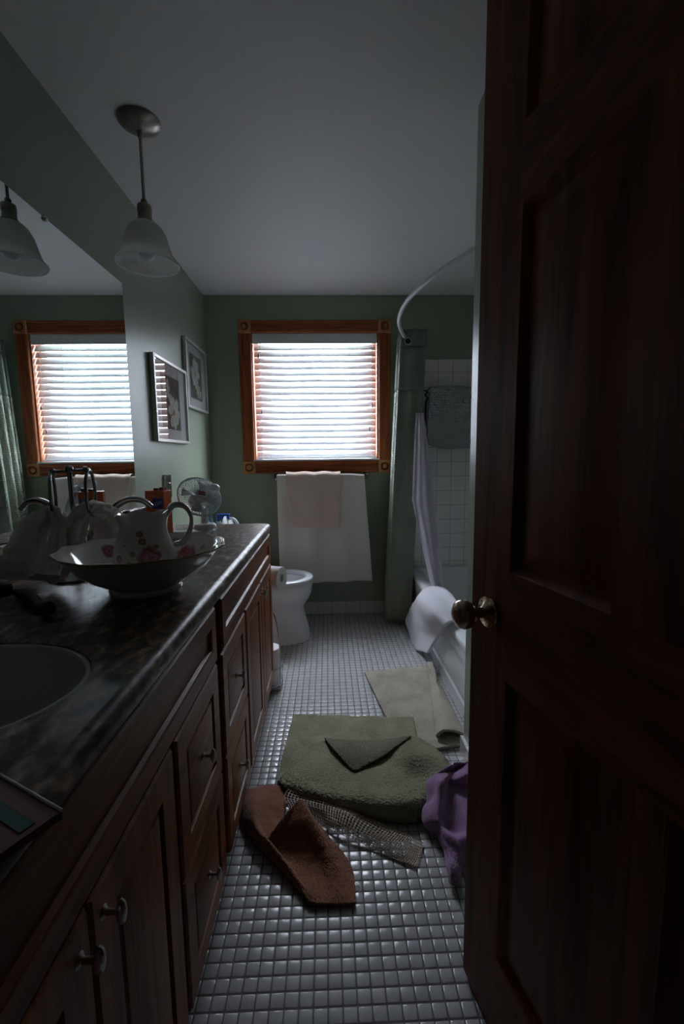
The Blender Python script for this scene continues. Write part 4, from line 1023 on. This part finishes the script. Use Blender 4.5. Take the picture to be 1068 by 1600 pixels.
b.build('blades', plain('grey_fan_blade', (.46, .47, .50), .4), fn, solid=.0015)
b = MB(); b.lathe([(.026, -.072), (.034, -.060), (.036, -.035), (.030, -.012), (.012, -.008)], tuple(hc), tuple(na), 28)
b.tube([hc-na*.055, V((FX+.005, FYY, CT+.08))], .010, 12)
b.build('motor_housing', M['plastic_white'], fn)
wn = aty(333, 763, 2.12)
b = MB(); b.sphere(tuple(wn), .027, 20, (1.15, 1, .85)); b.tube([tuple(wn), tuple(hc-na*.045)], .010, 12); b.build('rear_cap', M['plastic_white'], fn)

# clear tumbler and clear tray
gl = aty(333, 818, 2.115)
tag(MB().lathe([(.019, .001), (.020, .004), (.023, .092), (.0222, .092), (.019, .006), (.002, .005)], (gl.x-.004, 2.115, CT), (0, 0, 1), 32).build('clear_tumbler', M['clear_plastic']), 'clear bluish tumbler behind the desk fan', 'tumbler')
b = MB(); tr0 = rrect(-.74, -.475, 1.92, 2.05, CT+.0002, .06); 
b.grid([rrect(-.74, -.475, 1.905, 1.995, CT+.0002, .04), rrect(-.742, -.473, 1.903, 1.997, CT+.004, .04), rrect(-.738, -.477, 1.907, 1.993, CT+.004, .04), rrect(-.735, -.48, 1.91, 1.99, CT+.0015, .04)], True)
b.add(rrect(-.735, -.48, 1.91, 1.99, CT+.0015, .04), [tuple(range(36))])
tag(b.build('clear_tray', glassy('clear_tray_plastic', (.9, .92, .92), .30, .12), smooth=40), 'flat clear plastic tray on the counter in front of the fan', 'tray')

# spray bottle on the toilet tank
bxp, byp, bz = -.715, 2.90, .7055
sb = thing('cleaner_bottle', 'white cleaner bottle with a blue spray top behind the end of the counter', 'bottle', (bxp, byp, bz))
b = MB()
def obl(r, h, th): return (r*(1+.4*abs(math.cos(th))), h)
b.lathe([(.024, 0), (.026, .006), (.026, .055), (.022, .070), (.011, .084), (.010, .092)], (bxp, byp, bz), (0, 0, 1), 32, mod=obl)
hp = catmull([V((bxp+.03, byp, bz+.03)), V((bxp+.045, byp, bz+.085)), V((bxp+.085, byp, bz+.105)), V((bxp+.115, byp-.01, bz+.09)), V((bxp+.135, byp-.01, bz+.045))], 20)
b.build('body', M['plastic_white'], sb)
MB().tube([tuple(p) for p in hp], .009, 10).build('handle', M['plastic_white'], sb)
b = MB(); b.lathe([(.012, .086), (.013, .104), (.009, .110)], (bxp, byp, bz), (0, 0, 1), 16); b.box(bxp-.012, bxp+.075, byp-.012, byp+.012, bz+.104, bz+.136); b.tube([(bxp+.055, byp, bz+.106), (bxp+.06, byp, bz+.085)], .005, 8); b.build('spray_head', M['blue'], sb, bevel=.004)

# hair brush
hb = thing('hair_brush', 'dark hair brush lying on the counter below the hanging hand towels', 'hair brush', (-.62, .93, CT))
b = MB(); b.tube([tuple(p) for p in catmull([V((-.72, 1.02, CT+.014)), V((-.68, .99, CT+.014)), V((-.63, .945, CT+.013)), V((-.585, .90, CT+.012))], 24)], [.008+.006*math.sin(k/23*PI) for k in range(24)], 12); b.build('handle', M['blacki'], hb)
MB().sphere((-.572, .889, CT+.0165), .0165, 18, (1, 1, .95)).build('end_cap', M['purple_dark'], hb)
b = MB(); b.tube([(-.80, .955, CT+.022), (-.77, .985, CT+.022), (-.73, 1.022, CT+.020)], [.014, .022, .014], 14); b.build('head', M['blacki'], hb)

# flat pinkish box at the counter edge
pc = thing('card_box', 'flat pinkish box with a teal stripe and dark opening at the near counter edge', 'box', (-.33, .34, CT))
zt2 = CT+.007
pA, pB, pC = atz(97, 1268, zt2), atz(0, 1212, zt2), atz(62, 1332, zt2)
u_ = (pB-pA).normalized(); v_ = (pC-pA).normalized(); v_ = (v_-u_*v_.dot(u_)).normalized(); LU, LV = .20, .115
o_ = pA-V((0, 0, .007))
b = MB(); b.panel(o_, u_, v_, (0, 0, 1), LU, LV, [(0, 0), (0, .006), (.001, .007)]); b.build('lid', M['pink_card'], pc, smooth=0)
def strip(a0, a1, b0, b1, h): 
    m_ = MB(); m_.panel(o_+u_*a0+v_*b0, u_, v_, (0, 0, 1), a1-a0, b1-b0, [(0, .0065), (0, h-.009)]); return m_
strip(.008, LU-.01, .018, .030, .0168).build('teal_stripe', M['teal_card'], pc, smooth=0)
strip(.045, LU-.03, .045, LV-.03, .0168).build('opening', M['blacki'], pc, smooth=0)
b = MB(); b.tube([pA+V((0, 0, .001)), pA+u_*LU+V((0, 0, .001))], .0014, 8); b.build('pale_edge', M['paper'], pc)
